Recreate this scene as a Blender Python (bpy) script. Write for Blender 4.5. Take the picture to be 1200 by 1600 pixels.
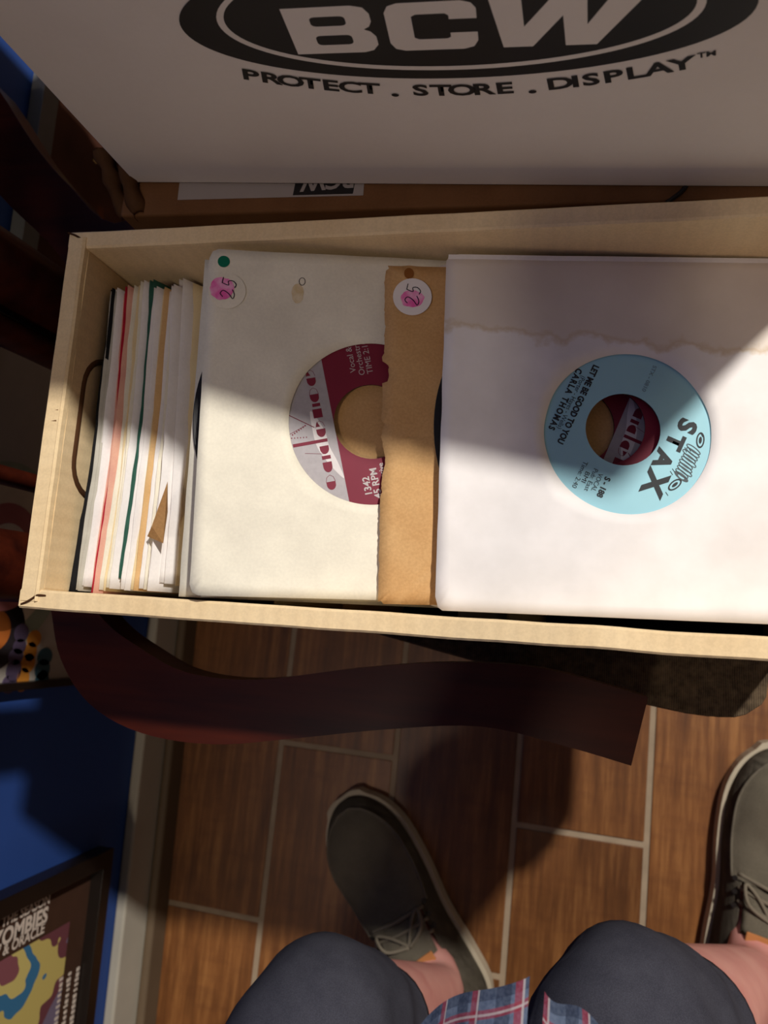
import bpy, bmesh, math, random
from mathutils import Vector, Matrix, noise
from mathutils.geometry import tessellate_polygon
random.seed(7)
D = bpy.data; SC = bpy.context.scene
for o in list(D.objects): D.objects.remove(o)
PI = math.pi
def lin(c): c /= 255.0; return c/12.92 if c <= .04045 else ((c+.055)/1.055)**2.4
def rgb(r, g, b): return (lin(r), lin(g), lin(b), 1)

# ------------------------------------------------------------------ camera
FPX, CX, CY, CAMH = 1215.0, 600.0, 800.0, .95        # focal length in pixels of the 1200 x 1600 frame
nd = Vector((273, 200, FPX)).normalized()            # straight down, in camera axes (x right, y down, z forward)
xw = Vector((5270, 190, -1200)); xw = (xw - xw.dot(nd)*nd).normalized()
yw = (-nd).cross(xw)
RW = Matrix((xw, yw, -nd))                           # camera axes -> world
cam = D.objects.new('camera', D.cameras.new('camera')); SC.collection.objects.link(cam)
cam.data.sensor_fit = 'VERTICAL'; cam.data.sensor_height = 36; cam.data.lens = 36*FPX/1600
cam.data.clip_start = .01
m = (RW @ Matrix(((1, 0, 0), (0, -1, 0), (0, 0, -1)))).to_4x4(); m.translation = (0, 0, CAMH)
cam.matrix_world = m
cam.data.dof.use_dof = True; cam.data.dof.focus_distance = .40; cam.data.dof.aperture_fstop = 11
SC.camera = cam
# ------------------------------------------------------------------ world and lamps
w = D.worlds.new('room_light'); SC.world = w; w.use_nodes = True
w.node_tree.nodes['Background'].inputs[0].default_value = (1, .83, .70, 1)
w.node_tree.nodes['Background'].inputs[1].default_value = .11
def lamp(name, loc, e, col, rad):
    l = D.lights.new(name, 'POINT'); l.energy = e; l.color = col; l.shadow_soft_size = rad
    o = D.objects.new(name, l); o.location = loc; SC.collection.objects.link(o); return o
KEY = Vector((.92, 1.14, 2.38))
lamp('ceiling_lamp_light', KEY, 244, (1, .95, .88), .05)
lamp('rear_lamp_light', (-.30, -.64, 2.38), 20, (1, .84, .66), .06)
SC.view_settings.view_transform = 'Standard'; SC.view_settings.look = 'None'
SC.view_settings.exposure = 0; SC.view_settings.gamma = 1; SC.view_settings.use_curve_mapping = False

def at(px, py, z):
    d = RW @ Vector((px-CX, py-CY, FPX)); t = (z-CAMH)/d.z
    return Vector((d.x*t, d.y*t, z))
def onx(px, py, x):
    d = RW @ Vector((px-CX, py-CY, FPX)); t = x/d.x
    return Vector((x, d.y*t, CAMH+d.z*t))

# ------------------------------------------------------------------ materials
class NT:
    def __init__(s, name, rough=.7, spec=.3, coat=0):
        s.m = D.materials.new(name); s.m.use_nodes = True; s.t = s.m.node_tree
        s.b = s.t.nodes['Principled BSDF']; s.b.inputs['Roughness'].default_value = rough
        s.b.inputs['Specular IOR Level'].default_value = spec
        s.b.inputs['Coat Weight'].default_value = coat
        s.co = s.t.nodes.new('ShaderNodeTexCoord')
    def n(s, k, **kw):
        x = s.t.nodes.new(k)
        for a, v in kw.items(): setattr(x, a, v)
        return x
    def l(s, a, b): s.t.links.new(a, b)
    def mapv(s, scale=(1, 1, 1), loc=(0, 0, 0), rot=(0, 0, 0), src='Object'):
        x = s.n('ShaderNodeMapping'); x.inputs['Scale'].default_value = scale; x.inputs['Location'].default_value = loc
        x.inputs['Rotation'].default_value = rot
        s.l(s.co.outputs[src], x.inputs[0]); return x.outputs[0]
    def noise(s, scale, detail=4, vec=None, rough=.55):
        x = s.n('ShaderNodeTexNoise'); x.inputs['Scale'].default_value = scale; x.inputs['Detail'].default_value = detail
        x.inputs['Roughness'].default_value = rough
        s.l(vec if vec is not None else s.co.outputs['Object'], x.inputs['Vector']); return x.outputs['Fac']
    def ramp(s, fac, stops):
        x = s.n('ShaderNodeValToRGB'); e = x.color_ramp.elements
        while len(e) < len(stops): e.new(.5)
        for q, (p, c) in zip(e, stops): q.position = p; q.color = c
        s.l(fac, x.inputs[0]); return x.outputs[0]
    def mix(s, fac, a, b, mode='MIX'):
        x = s.n('ShaderNodeMix', data_type='RGBA', blend_type=mode)
        for i, v in ((0, fac), (6, a), (7, b)):
            if hasattr(v, 'is_linked'): s.l(v, x.inputs[i])
            else: x.inputs[i].default_value = v
        return x.outputs[2]
    def math(s, op, a, b=0, c=0):
        x = s.n('ShaderNodeMath', operation=op)
        for i, v in enumerate((a, b, c)):
            if hasattr(v, 'is_linked'): s.l(v, x.inputs[i])
            else: x.inputs[i].default_value = v
        return x.outputs[0]
    def sep(s, vec):
        x = s.n('ShaderNodeSeparateXYZ'); s.l(vec, x.inputs[0]); return x.outputs
    def col(s, c):
        if hasattr(c, 'is_linked'): s.l(c, s.b.inputs['Base Color'])
        else: s.b.inputs['Base Color'].default_value = c
        return s
    def bump(s, h, strength=.3, dist=.001):
        x = s.n('ShaderNodeBump'); x.inputs['Strength'].default_value = strength; x.inputs['Distance'].default_value = dist
        s.l(h, x.inputs['Height']); s.l(x.outputs[0], s.b.inputs['Normal']); return s
def plain(name, c, rough=.7, spec=.3, coat=0, var=.06, sc=60):
    t = NT(name, rough, spec, coat)
    d = tuple(x*(1-var*2) for x in c[:3])+(1,)
    t.col(t.ramp(t.noise(sc), [(.3, d), (.7, c)])); return t.m
def paper(name, c, c2, sc=28, fibre=.15, mott=(.35, .7)):
    t = NT(name, .75, .15)
    n1 = t.noise(sc, 5); n2 = t.noise(sc*22, 3)
    k = t.ramp(n1, [(mott[0], c2), (mott[1], c)])
    k = t.mix(fibre, k, t.ramp(n2, [(.35, tuple(x*.6 for x in c2[:3])+(1,)), (.65, c)]))
    t.col(k).bump(t.noise(sc*1.6, 4), .35, .0008); return t.m
M = {}
M['white_paper'] = paper('white_sleeve_paper', rgb(240, 236, 233), rgb(224, 219, 216), 26, .08)
M['cream_paper'] = paper('cream_sleeve_paper', rgb(240, 234, 215), rgb(221, 215, 198), 30, .1)
M['yellow_paper'] = paper('yellowed_paper', rgb(233, 215, 172), rgb(222, 200, 156), 40, .1)
M['tan_paper'] = paper('tan_paper', rgb(222, 184, 132), rgb(206, 165, 112), 40, .12)
M['kraft_paper'] = paper('kraft_sleeve_paper', rgb(210, 169, 117), rgb(197, 153, 101), 34, .22)
M['pink_paper'] = paper('faded_pink_paper', rgb(226, 176, 152), rgb(214, 155, 140), 60, .12)
M['red_paper'] = paper('red_paper', rgb(190, 36, 58), rgb(160, 24, 44), 60, .1)
M['green_paper'] = paper('green_paper', rgb(52, 98, 82), rgb(42, 82, 70), 60, .1)
M['black_paper'] = paper('black_paper', rgb(26, 26, 28), rgb(16, 16, 18), 60, .1)
M['grey_paper'] = paper('grey_paper', rgb(196, 192, 180), rgb(176, 172, 160), 60, .1)
M['blue_paper'] = paper('blue_paper', rgb(34, 38, 54), rgb(24, 28, 42), 60, .1)
def stained():
    t = NT('water_stained_paper', .75, .15)
    base = t.ramp(t.noise(22, 5), [(.35, rgb(224, 220, 217)), (.68, rgb(240, 236, 234))])
    o = t.sep(t.co.outputs['Object'])
    h = t.math('ADD', o[1], t.math('MULTIPLY', t.math('SUBTRACT', t.noise(38, 6), .5), .035))
    h = t.math('ADD', h, t.math('MULTIPLY', o[0], .06))
    band = t.ramp(t.math('MULTIPLY', h, 10), [(.50, (0, 0, 0, 1)), (.535, (1, 1, 1, 1)), (.56, (.55, .55, .55, 1)), (1, (.62, .62, .62, 1))])
    bl = t.mix(t.math('MULTIPLY', band, .8), base, rgb(206, 186, 158))
    t.col(bl).bump(t.noise(30, 4), .4, .001); return t.m
M['stained_paper'] = stained()
def kraft(name, c, c2, axis, k=330, amt=.25):
    t = NT(name, .8, .12)
    o = t.sep(t.co.outputs['Object'])
    wv = t.math('SINE', t.math('MULTIPLY', t.math('ADD', o[axis], t.math('MULTIPLY', t.noise(9, 2), .006)), k))
    n1 = t.noise(30, 5); n2 = t.noise(700, 2)
    k_ = t.ramp(n1, [(.3, c2), (.7, c)])
    k_ = t.mix(t.math('MULTIPLY', t.math('ADD', wv, 1), amt*.5), k_, tuple(x*.80 for x in c2[:3])+(1,))
    k_ = t.mix(.12, k_, t.ramp(n2, [(.4, tuple(x*.5 for x in c[:3])+(1,)), (.6, c)]))
    t.col(k_).bump(t.math('ADD', wv, t.math('MULTIPLY', n1, 2)), .14, .0006); return t.m
M['kraft_x'] = kraft('kraft_board_long', rgb(236, 212, 170), rgb(228, 201, 157), 0, 760, .12)
M['kraft_y'] = kraft('kraft_board_end', rgb(236, 212, 170), rgb(228, 201, 157), 1, 760, .12)
M['brown_board'] = kraft('brown_board', rgb(118, 82, 52), rgb(104, 70, 43), 0, 420, .12)
M['cut_dark'] = plain('dark_cut_board', rgb(74, 48, 30), .9, .1)
M['white_board'] = paper('white_coated_board', rgb(226, 218, 208), rgb(220, 211, 200), 14, .03)
M['black_ink'] = plain('black_ink', rgb(30, 27, 26), .5, .3, 0, .03)
M['dark_ink'] = plain('grey_black_ink', rgb(52, 55, 58), .6, .2, 0, .05)
M['grey_ink'] = plain('pale_grey_ink', rgb(120, 140, 150), .6, .2, 0, .05)
M['emblem_ink'] = plain('grey_emblem_ink', rgb(84, 92, 96), .6, .2, 0, .05)
M['silver_ink'] = plain('silver_ink', rgb(188, 178, 176), .5, .4, 0, .05, 400)
M['pen'] = plain('ballpoint_ink', rgb(40, 34, 52), .6, .2)
M['label_blue'] = plain('light_blue_label_paper', rgb(158, 208, 220), .6, .25, 0, .015)
M['label_maroon'] = plain('maroon_label_paper', rgb(122, 26, 50), .55, .3, 0, .04)
M['label_silver'] = plain('silver_label_paper', rgb(172, 166, 168), .5, .4, 0, .06, 300)
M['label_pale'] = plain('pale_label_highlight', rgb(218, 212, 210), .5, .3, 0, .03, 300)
M['green_dot'] = plain('green_sticker', rgb(0, 112, 84), .6, .2)
M['dull_label'] = plain('dull_label_paper', rgb(158, 148, 142), .6, .2, 0, .02)
M['reflection_paint'] = plain('painted_reflection_yellow', rgb(255, 226, 150), .5, .2, 0, .01)  # pale yellow that paints the reflected lamp
M['pale_poster'] = plain('pale_poster_paper', rgb(176, 168, 158), .6, .2, 0, .03)
M['sticker'] = plain('white_sticker', rgb(232, 226, 224), .6, .2, 0, .02)
def pinkm(name, base):
    t = NT(name, .7, .15)
    o = t.sep(t.co.outputs['Object'])
    v = t.noise(120, 3)
    t.col(t.ramp(v, [(.32, base), (.46, rgb(236, 150, 196)), (.62, rgb(232, 96, 172))])); return t.m
M['pink_marker'] = pinkm('pink_marker', rgb(240, 190, 214))
def vinyl():
    t = NT('black_vinyl', .45, .35)
    o = t.sep(t.co.outputs['Object'])
    r = t.math('SQRT', t.math('ADD', t.math('MULTIPLY', o[0], o[0]), t.math('MULTIPLY', o[1], o[1])))
    t.col(rgb(16, 15, 16)).bump(t.math('SINE', t.math('MULTIPLY', r, 9000)), .25, .0003); return t.m
M['vinyl'] = vinyl()
def wood_tile():
    t = NT('wood_look_tile', .42, .4)
    inf = t.n('ShaderNodeObjectInfo')
    ad = t.n('ShaderNodeVectorMath', operation='MULTIPLY_ADD'); t.l(inf.outputs['Random'], ad.inputs[0])
    ad.inputs[1].default_value = (7, 13, 5); t.l(t.co.outputs['Object'], ad.inputs[2])
    mp = t.n('ShaderNodeMapping'); mp.inputs['Scale'].default_value = (1, .07, 1); t.l(ad.outputs[0], mp.inputs[0])
    mp2 = t.n('ShaderNodeMapping'); mp2.inputs['Scale'].default_value = (.35, 1, 1); t.l(ad.outputs[0], mp2.inputs[0])
    g = t.noise(95, 5, mp.outputs[0], .65); b = t.noise(9, 4, ad.outputs[0]); q = t.noise(70, 3, mp2.outputs[0])
    k = t.ramp(g, [(.30, rgb(64, 36, 18)), (.5, rgb(128, 80, 42)), (.70, rgb(182, 126, 72))])
    k = t.mix(.42, k, t.ramp(b, [(.3, rgb(92, 54, 27)), (.7, rgb(150, 96, 50))]))
    k = t.mix(t.math('MULTIPLY', t.ramp(q, [(.5, (0, 0, 0, 1)), (.75, (1, 1, 1, 1))]), .3), k, rgb(90, 48, 26))
    hs = t.n('ShaderNodeHueSaturation'); t.l(k, hs.inputs['Color']); hs.inputs['Saturation'].default_value = 1.0
    t.l(t.math('MULTIPLY_ADD', inf.outputs['Random'], .4, .72), hs.inputs['Value'])
    t.col(hs.outputs[0]).bump(t.math('ADD', g, q), .2, .0008); return t.m
M['tile'] = wood_tile()
M['grout'] = plain('grout', rgb(172, 152, 128), .9, .1, 0, .1, 40)
def mahogany():
    t = NT('mahogany', .36, .16, 0)
    g = t.noise(40, 5, t.mapv((.15, 1.5, 1.5)), .6)
    t.col(t.ramp(g, [(.3, rgb(40, 12, 7)), (.7, rgb(72, 26, 12))])); return t.m
M['mahogany'] = mahogany()
def weave():
    t = NT('seat_weave', .9, .1)
    o = t.sep(t.co.outputs['Object'])
    s1 = t.math('SINE', t.math('MULTIPLY', t.math('ADD', o[0], t.math('MULTIPLY', t.noise(50, 2), .002)), 4400))
    s2 = t.math('SINE', t.math('MULTIPLY', o[1], 900))
    k = t.ramp(t.math('ADD', t.math('MULTIPLY', s1, .12), t.noise(180, 3)), [(.25, rgb(58, 48, 38)), (.8, rgb(106, 90, 70))])
    t.col(k).bump(t.math('ADD', s1, s2), .4, .0006); return t.m
M['weave'] = weave()
M['blue_wall'] = plain('navy_wall_paint', rgb(44, 76, 146), .6, .25, 0, .05, 8)
M['grey_trim'] = plain('grey_trim_paint', rgb(192, 184, 168), .6, .25, 0, .06, 12)
M['dark_trim'] = plain('dark_shoe_trim', rgb(112, 94, 74), .6, .25, 0, .08, 14)
M['pale_wall'] = plain('pale_wall_paint', rgb(170, 150, 128), .9, .1)
M['black_frame'] = plain('black_frame', rgb(26, 19, 16), .35, .4)
M['silver_frame'] = plain('silver_frame', rgb(112, 112, 110), .5, .3)
M['brown_mat'] = plain('brown_print', rgb(74, 50, 38), .6, .2, 0, .08)
M['print_cream'] = plain('cream_print', rgb(226, 210, 196), .6, .2)
def swirl():
    t = NT('abstract_swirl_print', .5, .3)
    n = t.noise(9, 3, t.mapv((1, .9, 2.2), rot=(.5, 0, 0)), .5)
    k = t.ramp(n, [(0, rgb(120, 108, 130)), (.40, rgb(112, 64, 72)), (.46, rgb(206, 186, 110)), (.54, rgb(60, 118, 160)), (.6, rgb(214, 196, 120)), (.68, rgb(140, 84, 92))])
    k.node.color_ramp.interpolation = 'CONSTANT'
    t.col(k); return t.m
M['swirl'] = swirl()
def reflection_print():
    t = NT('brown_print_with_reflections', .35, .4)
    n = t.noise(11, 4)
    t.col(t.ramp(n, [(.3, rgb(50, 30, 24)), (.58, rgb(92, 58, 46)), (.66, rgb(150, 84, 40)), (.74, rgb(255, 214, 120))])); return t.m  # brown print; the orange and yellow stops paint warm reflections into it
M['reflection_print'] = reflection_print()
def skin():
    t = NT('skin', .5, .35)
    k = t.ramp(t.noise(26, 4), [(.3, rgb(216, 146, 138)), (.7, rgb(232, 170, 158))])
    t.col(k); t.b.inputs['Subsurface Weight'].default_value = .08; t.b.inputs['Subsurface Radius'].default_value = (.01, .004, .002)
    t.b.inputs['Subsurface Scale'].default_value = .3; return t.m
M['skin'] = skin()
def cloth(name, c, c2):
    t = NT(name, .9, .1)
    v = t.noise(55, 4); f = t.noise(1500, 2); s = t.noise(260, 2, t.mapv((.3, 1, 1)))
    k = t.ramp(v, [(.3, c2), (.7, c)])
    k = t.mix(.3, k, t.ramp(f, [(.4, c2), (.62, tuple(min(1, x*1.5) for x in c[:3])+(1,))]))
    t.col(k).bump(t.math('ADD', f, s), .25, .0005); return t.m
M['navy_cotton'] = cloth('navy_cotton', rgb(98, 98, 110), rgb(80, 80, 92))
M['taupe_suede'] = cloth('taupe_suede', rgb(148, 138, 120), rgb(128, 119, 103))
M['taupe_dark'] = cloth('dark_taupe_suede', rgb(116, 108, 94), rgb(98, 91, 80))
M['sole'] = plain('off_white_rubber', rgb(196, 182, 158), .7, .2)
M['lining'] = plain('tan_lining', rgb(186, 124, 76), .8, .1)
M['lace'] = plain('grey_lace', rgb(128, 118, 102), .9, .1)
M['eyelet'] = plain('dark_eyelet', rgb(40, 36, 32), .4, .5)
def plaid():
    t = NT('plaid_cotton', .9, .1)
    o = t.sep(t.co.outputs['UV'])
    n = t.noise(160, 3)
    def line(ax, per, off, wd):
        f = t.math('FRACT', t.math('ADD', t.math('MULTIPLY', ax, 1/per), off))
        return t.math('LESS_THAN', f, wd/per)
    k = t.ramp(n, [(.3, rgb(104, 120, 150)), (.7, rgb(130, 146, 172))])
    for ax in (0, 1):
        k = t.mix(t.math('MULTIPLY', line(o[ax], .019, .1 if ax else .45, .006), .62), k, rgb(52, 62, 88))
    for ax in (0, 1):
        k = t.mix(t.math('MULTIPLY', line(o[ax], .019, .62 if ax else .05, .0032), .66), k, rgb(186, 44, 62))
    for ax in (0, 1):
        k = t.mix(t.math('MULTIPLY', line(o[ax], .019, .55 if ax else .9, .0009), .8), k, rgb(222, 214, 214))
    k = t.mix(.15, k, t.ramp(t.noise(700, 2), [(.4, rgb(70, 80, 104)), (.6, rgb(150, 160, 184))]))
    t.col(k); return t.m
M['plaid'] = plaid()
M['dark_wood'] = plain('dark_table_wood', rgb(58, 38, 26), .5, .3)

# ------------------------------------------------------------------ object helpers
def obj(name, bm, mat, parent=None, smooth=False, mw=None, bevel=0, recalc=True):
    if recalc: bmesh.ops.recalc_face_normals(bm, faces=bm.faces)
    me = D.meshes.new(name); bm.to_mesh(me); bm.free()
    for x in (mat if isinstance(mat, (list, tuple)) else [mat]): me.materials.append(x)
    if smooth:
        for p in me.polygons: p.use_smooth = True
    o = D.objects.new(name, me); SC.collection.objects.link(o)
    if parent: o.parent = parent
    if mw is not None: o.matrix_local = mw
    if bevel:
        b = o.modifiers.new('bevel', 'BEVEL'); b.width = bevel; b.segments = 3; b.limit_method = 'ANGLE'; b.angle_limit = .6
    return o
def thing(name, label, cat, mw=None, group=None):
    o = D.objects.new(name, None); SC.collection.objects.link(o); o.empty_display_size = .02
    if mw is not None: o.matrix_world = mw
    return tag(o, label, cat, group)
def tag(o, label, cat, group=None):
    o['label'] = label; o['category'] = cat
    group = group or {'record_sleeve': 'record sleeves in the box', 'vinyl_record': 'seven inch records', 'framed_poster': 'pictures on the blue wall', 'framed_picture': 'pictures on the blue wall'}.get(o.name.split('.')[0])
    if group: o['group'] = group
    return o
def struct(o): o['kind'] = 'structure'; return o
def T(x, y, z): return Matrix.Translation((x, y, z))
def box(bm, x0, x1, y0, y1, z0, z1):
    v = [bm.verts.new((x, y, z)) for x in (x0, x1) for y in (y0, y1) for z in (z0, z1)]
    for f in ((0, 1, 3, 2), (4, 6, 7, 5), (0, 4, 5, 1), (2, 3, 7, 6), (0, 2, 6, 4), (1, 5, 7, 3)): bm.faces.new([v[i] for i in f])
    return bm
def B(*a): return box(bmesh.new(), *a)
def prism(outer, z0, z1, holes=(), bm=None, f=None):
    """polygon with holes, extruded from z0 to z1; f maps (x,y,z) to a point"""
    bm = bm or bmesh.new(); f = f or (lambda x, y, z: (x, y, z))
    loops = [list(outer)]+[list(h) for h in holes]
    flat = [p for l in loops for p in l]
    tris = tessellate_polygon([[Vector((p[0], p[1], 0)) for p in l] for l in loops])
    top = [bm.verts.new(f(p[0], p[1], z1)) for p in flat]
    for t in tris:
        try: bm.faces.new([top[i] for i in t])
        except ValueError: pass
    if z0 is not None and z0 != z1:
        bot = [bm.verts.new(f(p[0], p[1], z0)) for p in flat]
        for t in tris:
            try: bm.faces.new([bot[i] for i in reversed(t)])
            except ValueError: pass
        k = 0
        for l in loops:
            n = len(l)
            for i in range(n):
                a, b = k+i, k+(i+1) % n
                try: bm.faces.new((top[a], top[b], bot[b], bot[a]))
                except ValueError: pass
            k += n
    return bm
def circ(cx, cy, r, n=48, ry=None, rot=0):
    ry = ry or r; c, s = math.cos(rot), math.sin(rot); L = []
    for i in range(n):
        a = 2*PI*i/n; x, y = r*math.cos(a), ry*math.sin(a); L.append((cx+x*c-y*s, cy+x*s+y*c))
    return L
def rrect(x0, y0, x1, y1, r, n=5):
    L = []
    for cx, cy, a0 in ((x1-r, y1-r, 0), (x0+r, y1-r, 90), (x0+r, y0+r, 180), (x1-r, y0+r, 270)):
        for i in range(n+1):
            a = math.radians(a0+90*i/n); L.append((cx+r*math.cos(a), cy+r*math.sin(a)))
    return L
def annulus(r0, r1, z0, z1, n=72, bm=None):
    return prism(circ(0, 0, r1, n), z0, z1, [circ(0, 0, r0, n)], bm)
def smooth_path(pts, n=6, closed=False):
    P = [Vector(p) for p in pts]; L = []; N = len(P)
    for i in range(N if closed else N-1):
        g = lambda k: P[k % N] if closed else P[max(0, min(N-1, k))]
        a, b, c, d = g(i-1), g(i), g(i+1), g(i+2)
        for j in range(n):
            t = j/n
            L.append(.5*((2*b)+(c-a)*t+(2*a-5*b+4*c-d)*t*t+(3*b-a-3*c+d)*t**3))
    if not closed: L.append(P[-1])
    return L
def tube(bm, pts, rad, n=8, cap=True, ref=Vector((0, 0, 1))):
    P = [Vector(p) for p in pts]; rings = []
    for i, p in enumerate(P):
        d = (P[min(i+1, len(P)-1)]-P[max(i-1, 0)]).normalized()
        a = d.cross(ref)
        if a.length < 1e-4: a = d.cross(Vector((1, 0, 0)))
        a.normalize(); b = d.cross(a)
        r = rad[i] if isinstance(rad, list) else rad
        ra, rb = r if isinstance(r, tuple) else (r, r)
        rings.append([bm.verts.new(p+a*ra*math.cos(2*PI*k/n)+b*rb*math.sin(2*PI*k/n)) for k in range(n)])
    for r0, r1 in zip(rings, rings[1:]):
        for k in range(n): bm.faces.new((r0[k], r0[(k+1) % n], r1[(k+1) % n], r1[k]))
    if cap:
        bm.faces.new(rings[0][::-1]); bm.faces.new(rings[-1])
    return bm
def ribbon(bm, pts, wd, z=0):
    """flat pen stroke"""
    P = [Vector((p[0], p[1])) for p in pts]; pr = None
    for i, p in enumerate(P):
        d = (P[min(i+1, len(P)-1)]-P[max(i-1, 0)]).normalized(); nn = Vector((-d.y, d.x))*wd/2
        cur = (bm.verts.new((p.x+nn.x, p.y+nn.y, z)), bm.verts.new((p.x-nn.x, p.y-nn.y, z)))
        if pr: bm.faces.new((pr[0], pr[1], cur[1], cur[0]))
        pr = cur
    return bm
def text(name, s, size, mat, parent, mw, bold=0, sx=1, spacing=1, align='CENTER', f=None, fit=0):
    cu = D.curves.new('t', 'FONT'); cu.body = s; cu.size = size; cu.offset = bold; cu.space_character = spacing
    cu.align_x = align; cu.align_y = 'CENTER'; cu.resolution_u = 3
    o = D.objects.new('t', cu); SC.collection.objects.link(o)
    dg = bpy.context.evaluated_depsgraph_get(); dg.update()
    me = D.meshes.new_from_object(o.evaluated_get(dg)); D.objects.remove(o); D.curves.remove(cu)
    me.name = name
    if fit:
        xs = [v.co.x for v in me.vertices]; sx = fit/(max(xs)-min(xs))
    for v in me.vertices:
        v.co.x *= sx
        if f: v.co = f(v.co)
    me.materials.clear(); me.materials.append(mat)
    t = D.objects.new(name, me); SC.collection.objects.link(t); t.parent = parent; t.matrix_local = mw
    return t
def rot2(dx, dy):                              # matrix with local x along (dx,dy)
    a = math.atan2(dy, dx); return Matrix.Rotation(a, 4, 'Z')

# ================================================================== the room
FR = -.032                                      # the tiles run almost along the box
fl = struct(obj('floor', B(-3, 3, -3, 3, -.02, -.0016), M['grout']))
FM = Matrix.Rotation(FR, 4, 'Z')
PIT, TL = .1455, .61
tile_me = None
joints = {-2: -.370, -1: -.160, 0: -.379, 1: -.214, 2: -.36, 3: -.12, 4: -.30, 5: -.05, 6: -.4, 7: -.2}
X0 = -.1855                                     # a long joint, measured at y = -.13
for c in range(-2, 8):
    y0 = joints[c]
    for k in range(-2, 3):
        xc = X0+(c+.5)*PIT
        if k in (-2,) and c > 5: continue
        xa, xb = xc-PIT/2+.0034, xc+PIT/2-.0034
        if c == -2: xa = max(xa, -.478+.004)
        ya, yb = y0+k*TL+.0034, y0+(k+1)*TL-.0034
        o = obj('tile', B(xa-xc, xb-xc, (ya-yb)/2, (yb-ya)/2, -.0015, 0), M['tile'], fl, bevel=.0012)
        o.matrix_world = T(0, -.13, 0) @ FM @ T(xc, (ya+yb)/2+.13, random.uniform(-.0006, .0006))
WX = -.485
wall = struct(obj('wall_left', B(WX-.1, WX, -2.6, 2.6, -.004, 2.45), M['blue_wall']))
bb = struct(obj('baseboard_left', B(WX, WX+.013, -2.6, 2.6, 0, .085), M['grey_trim'], bevel=.003))
tr = struct(obj('trim_1', B(WX+.013, WX+.024, -2.6, 2.6, -.003, .034), M['dark_trim'], bevel=.004))

# ================================================================== chair
def arm_outline():
    out = [(-.335, .035), (-.3225, -.002), (-.3102, -.0342), (-.2858, -.0601), (-.2484, -.0741), (-.2013, -.0763), (-.1532, -.0686), (-.0959, -.0577), (-.0412, -.0508), (.0044, -.0567), (.040, -.0636)]
    inn = [(.048, -.0270), (-.0074, -.0164), (-.0612, -.017), (-.1175, -.025), (-.1765, -.0361), (-.2228, -.0353), (-.2572, -.0222), (-.283, -.0075), (-.303, .015), (-.308, .035)]
    a = [(p.x, p.y) for p in smooth_path([(x, y, 0) for x, y in out], 5)]
    b = [(p.x, p.y) for p in smooth_path([(x, y, 0) for x, y in inn], 5)]
    return a+b
UPA = [(-.445, .405), (-.385, .336), (-.352, .303), (-.312, .272), (-.262, .2925), (-.2013, .2880), (-.1532, .2802), (-.0959, .2693), (-.0412, .2624), (.0044, .2683), (.040, .2752), (.048, .2386), (-.0074, .2280), (-.0612, .2286), (-.1175, .2366), (-.1765, .2477), (-.2228, .2469), (-.262, .238), (-.297, .222), (-.325, .224), (-.365, .262), (-.41, .30), (-.465, .36)]
AK = (CAMH-.476)/(CAMH-.5)
AO = [(x*AK, y*AK) for x, y in arm_outline()]; UPA = [(x*AK, y*AK+(.2116-.2116*AK)*(.6)) for x, y in UPA]; MY = .2116
SEAT = [(p.x, p.y) for p in smooth_path([(-.325, .036, 0), (-.20, .010, 0), (-.05, -.020, 0), (.05, -.037, 0), (.105, -.0435, 0), (.128, -.036, 0), (.137, -.012, 0), (.138, .106, 0), (.137, .224, 0), (.128, .248, 0), (.105, .2555, 0), (-.05, .232, 0), (-.20, .202, 0), (-.325, .176, 0)], 3, True)]
def chair():
    t = thing('armchair', 'dark mahogany armchair with curved arms and woven seat holding the record box', 'armchair', T(-.08, .106, 0))
    inv = t.matrix_world.inverted()
    obj('arm', prism(AO, .448, .476), M['mahogany'], t, mw=inv, bevel=.009)
    obj('arm', prism([(p.x, p.y) for p in smooth_path([(x, y, 0) for x, y in UPA], 4, True)], .448, .476), M['mahogany'], t, mw=inv, bevel=.009)
    for s in (0, 1):
        yy = lambda y: y if not s else MY-y
        bm = bmesh.new(); tube(bm, smooth_path([(-.316, yy(.022), .3), (-.318, yy(.022), .5), (-.34, yy(.018), .7), (-.385, yy(.016), .95)], 5), (.022, .019), 12)
        obj('back_post', bm, M['mahogany'], t, True, mw=inv)
        bm = bmesh.new(); tube(bm, smooth_path([(-.03, yy(-.033), .33), (-.022, yy(-.036), .41), (-.03, yy(-.036), .451)], 5), [.017]*5+[.013]*5+[.016], 12)
        obj('arm_support', bm, M['mahogany'], t, True, mw=inv)
        for x in (-.3, .07):
            bm = bmesh.new(); yo = 0 if x > 0 else .055
            tube(bm, [(x, yy(yo), .30), (x, yy(yo-.002), .15), (x+(.008 if x > 0 else -.03), yy(yo-.006), .0005)], [.02, .017, .013], 10)
            obj('leg', bm, M['mahogany'], t, True, mw=inv)
    for y in (.075, .160):
        bm = bmesh.new(); tube(bm, smooth_path([(-.322, y, .33), (-.325, y, .5), (-.35, y, .7), (-.388, y, .95)], 5), (.008, .014) if y > .1 else (.006, .009), 10)
        obj('back_slat', bm, M['mahogany'], t, True, mw=inv)
    obj('top_rail', B(-.405, -.372, -.01, .222, .93, 1.0), M['mahogany'], t, mw=inv, bevel=.01)
    obj('seat_frame', prism([(-.325, .034), (.10, -.026), (.10, .238), (-.325, .178)], .255, .305), M['mahogany'], t, mw=inv, bevel=.006)
    o = obj('seat_cushion', prism(SEAT, .302, .381), M['weave'], t, True, mw=inv, bevel=.013)
    bm = bmesh.new(); tube(bm, smooth_path([(x, y, .345) for x, y in SEAT+SEAT[:1]], 1), .0028, 6)
    obj('piping', bm, M['weave'], o, True)
    return t
chair()

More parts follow.
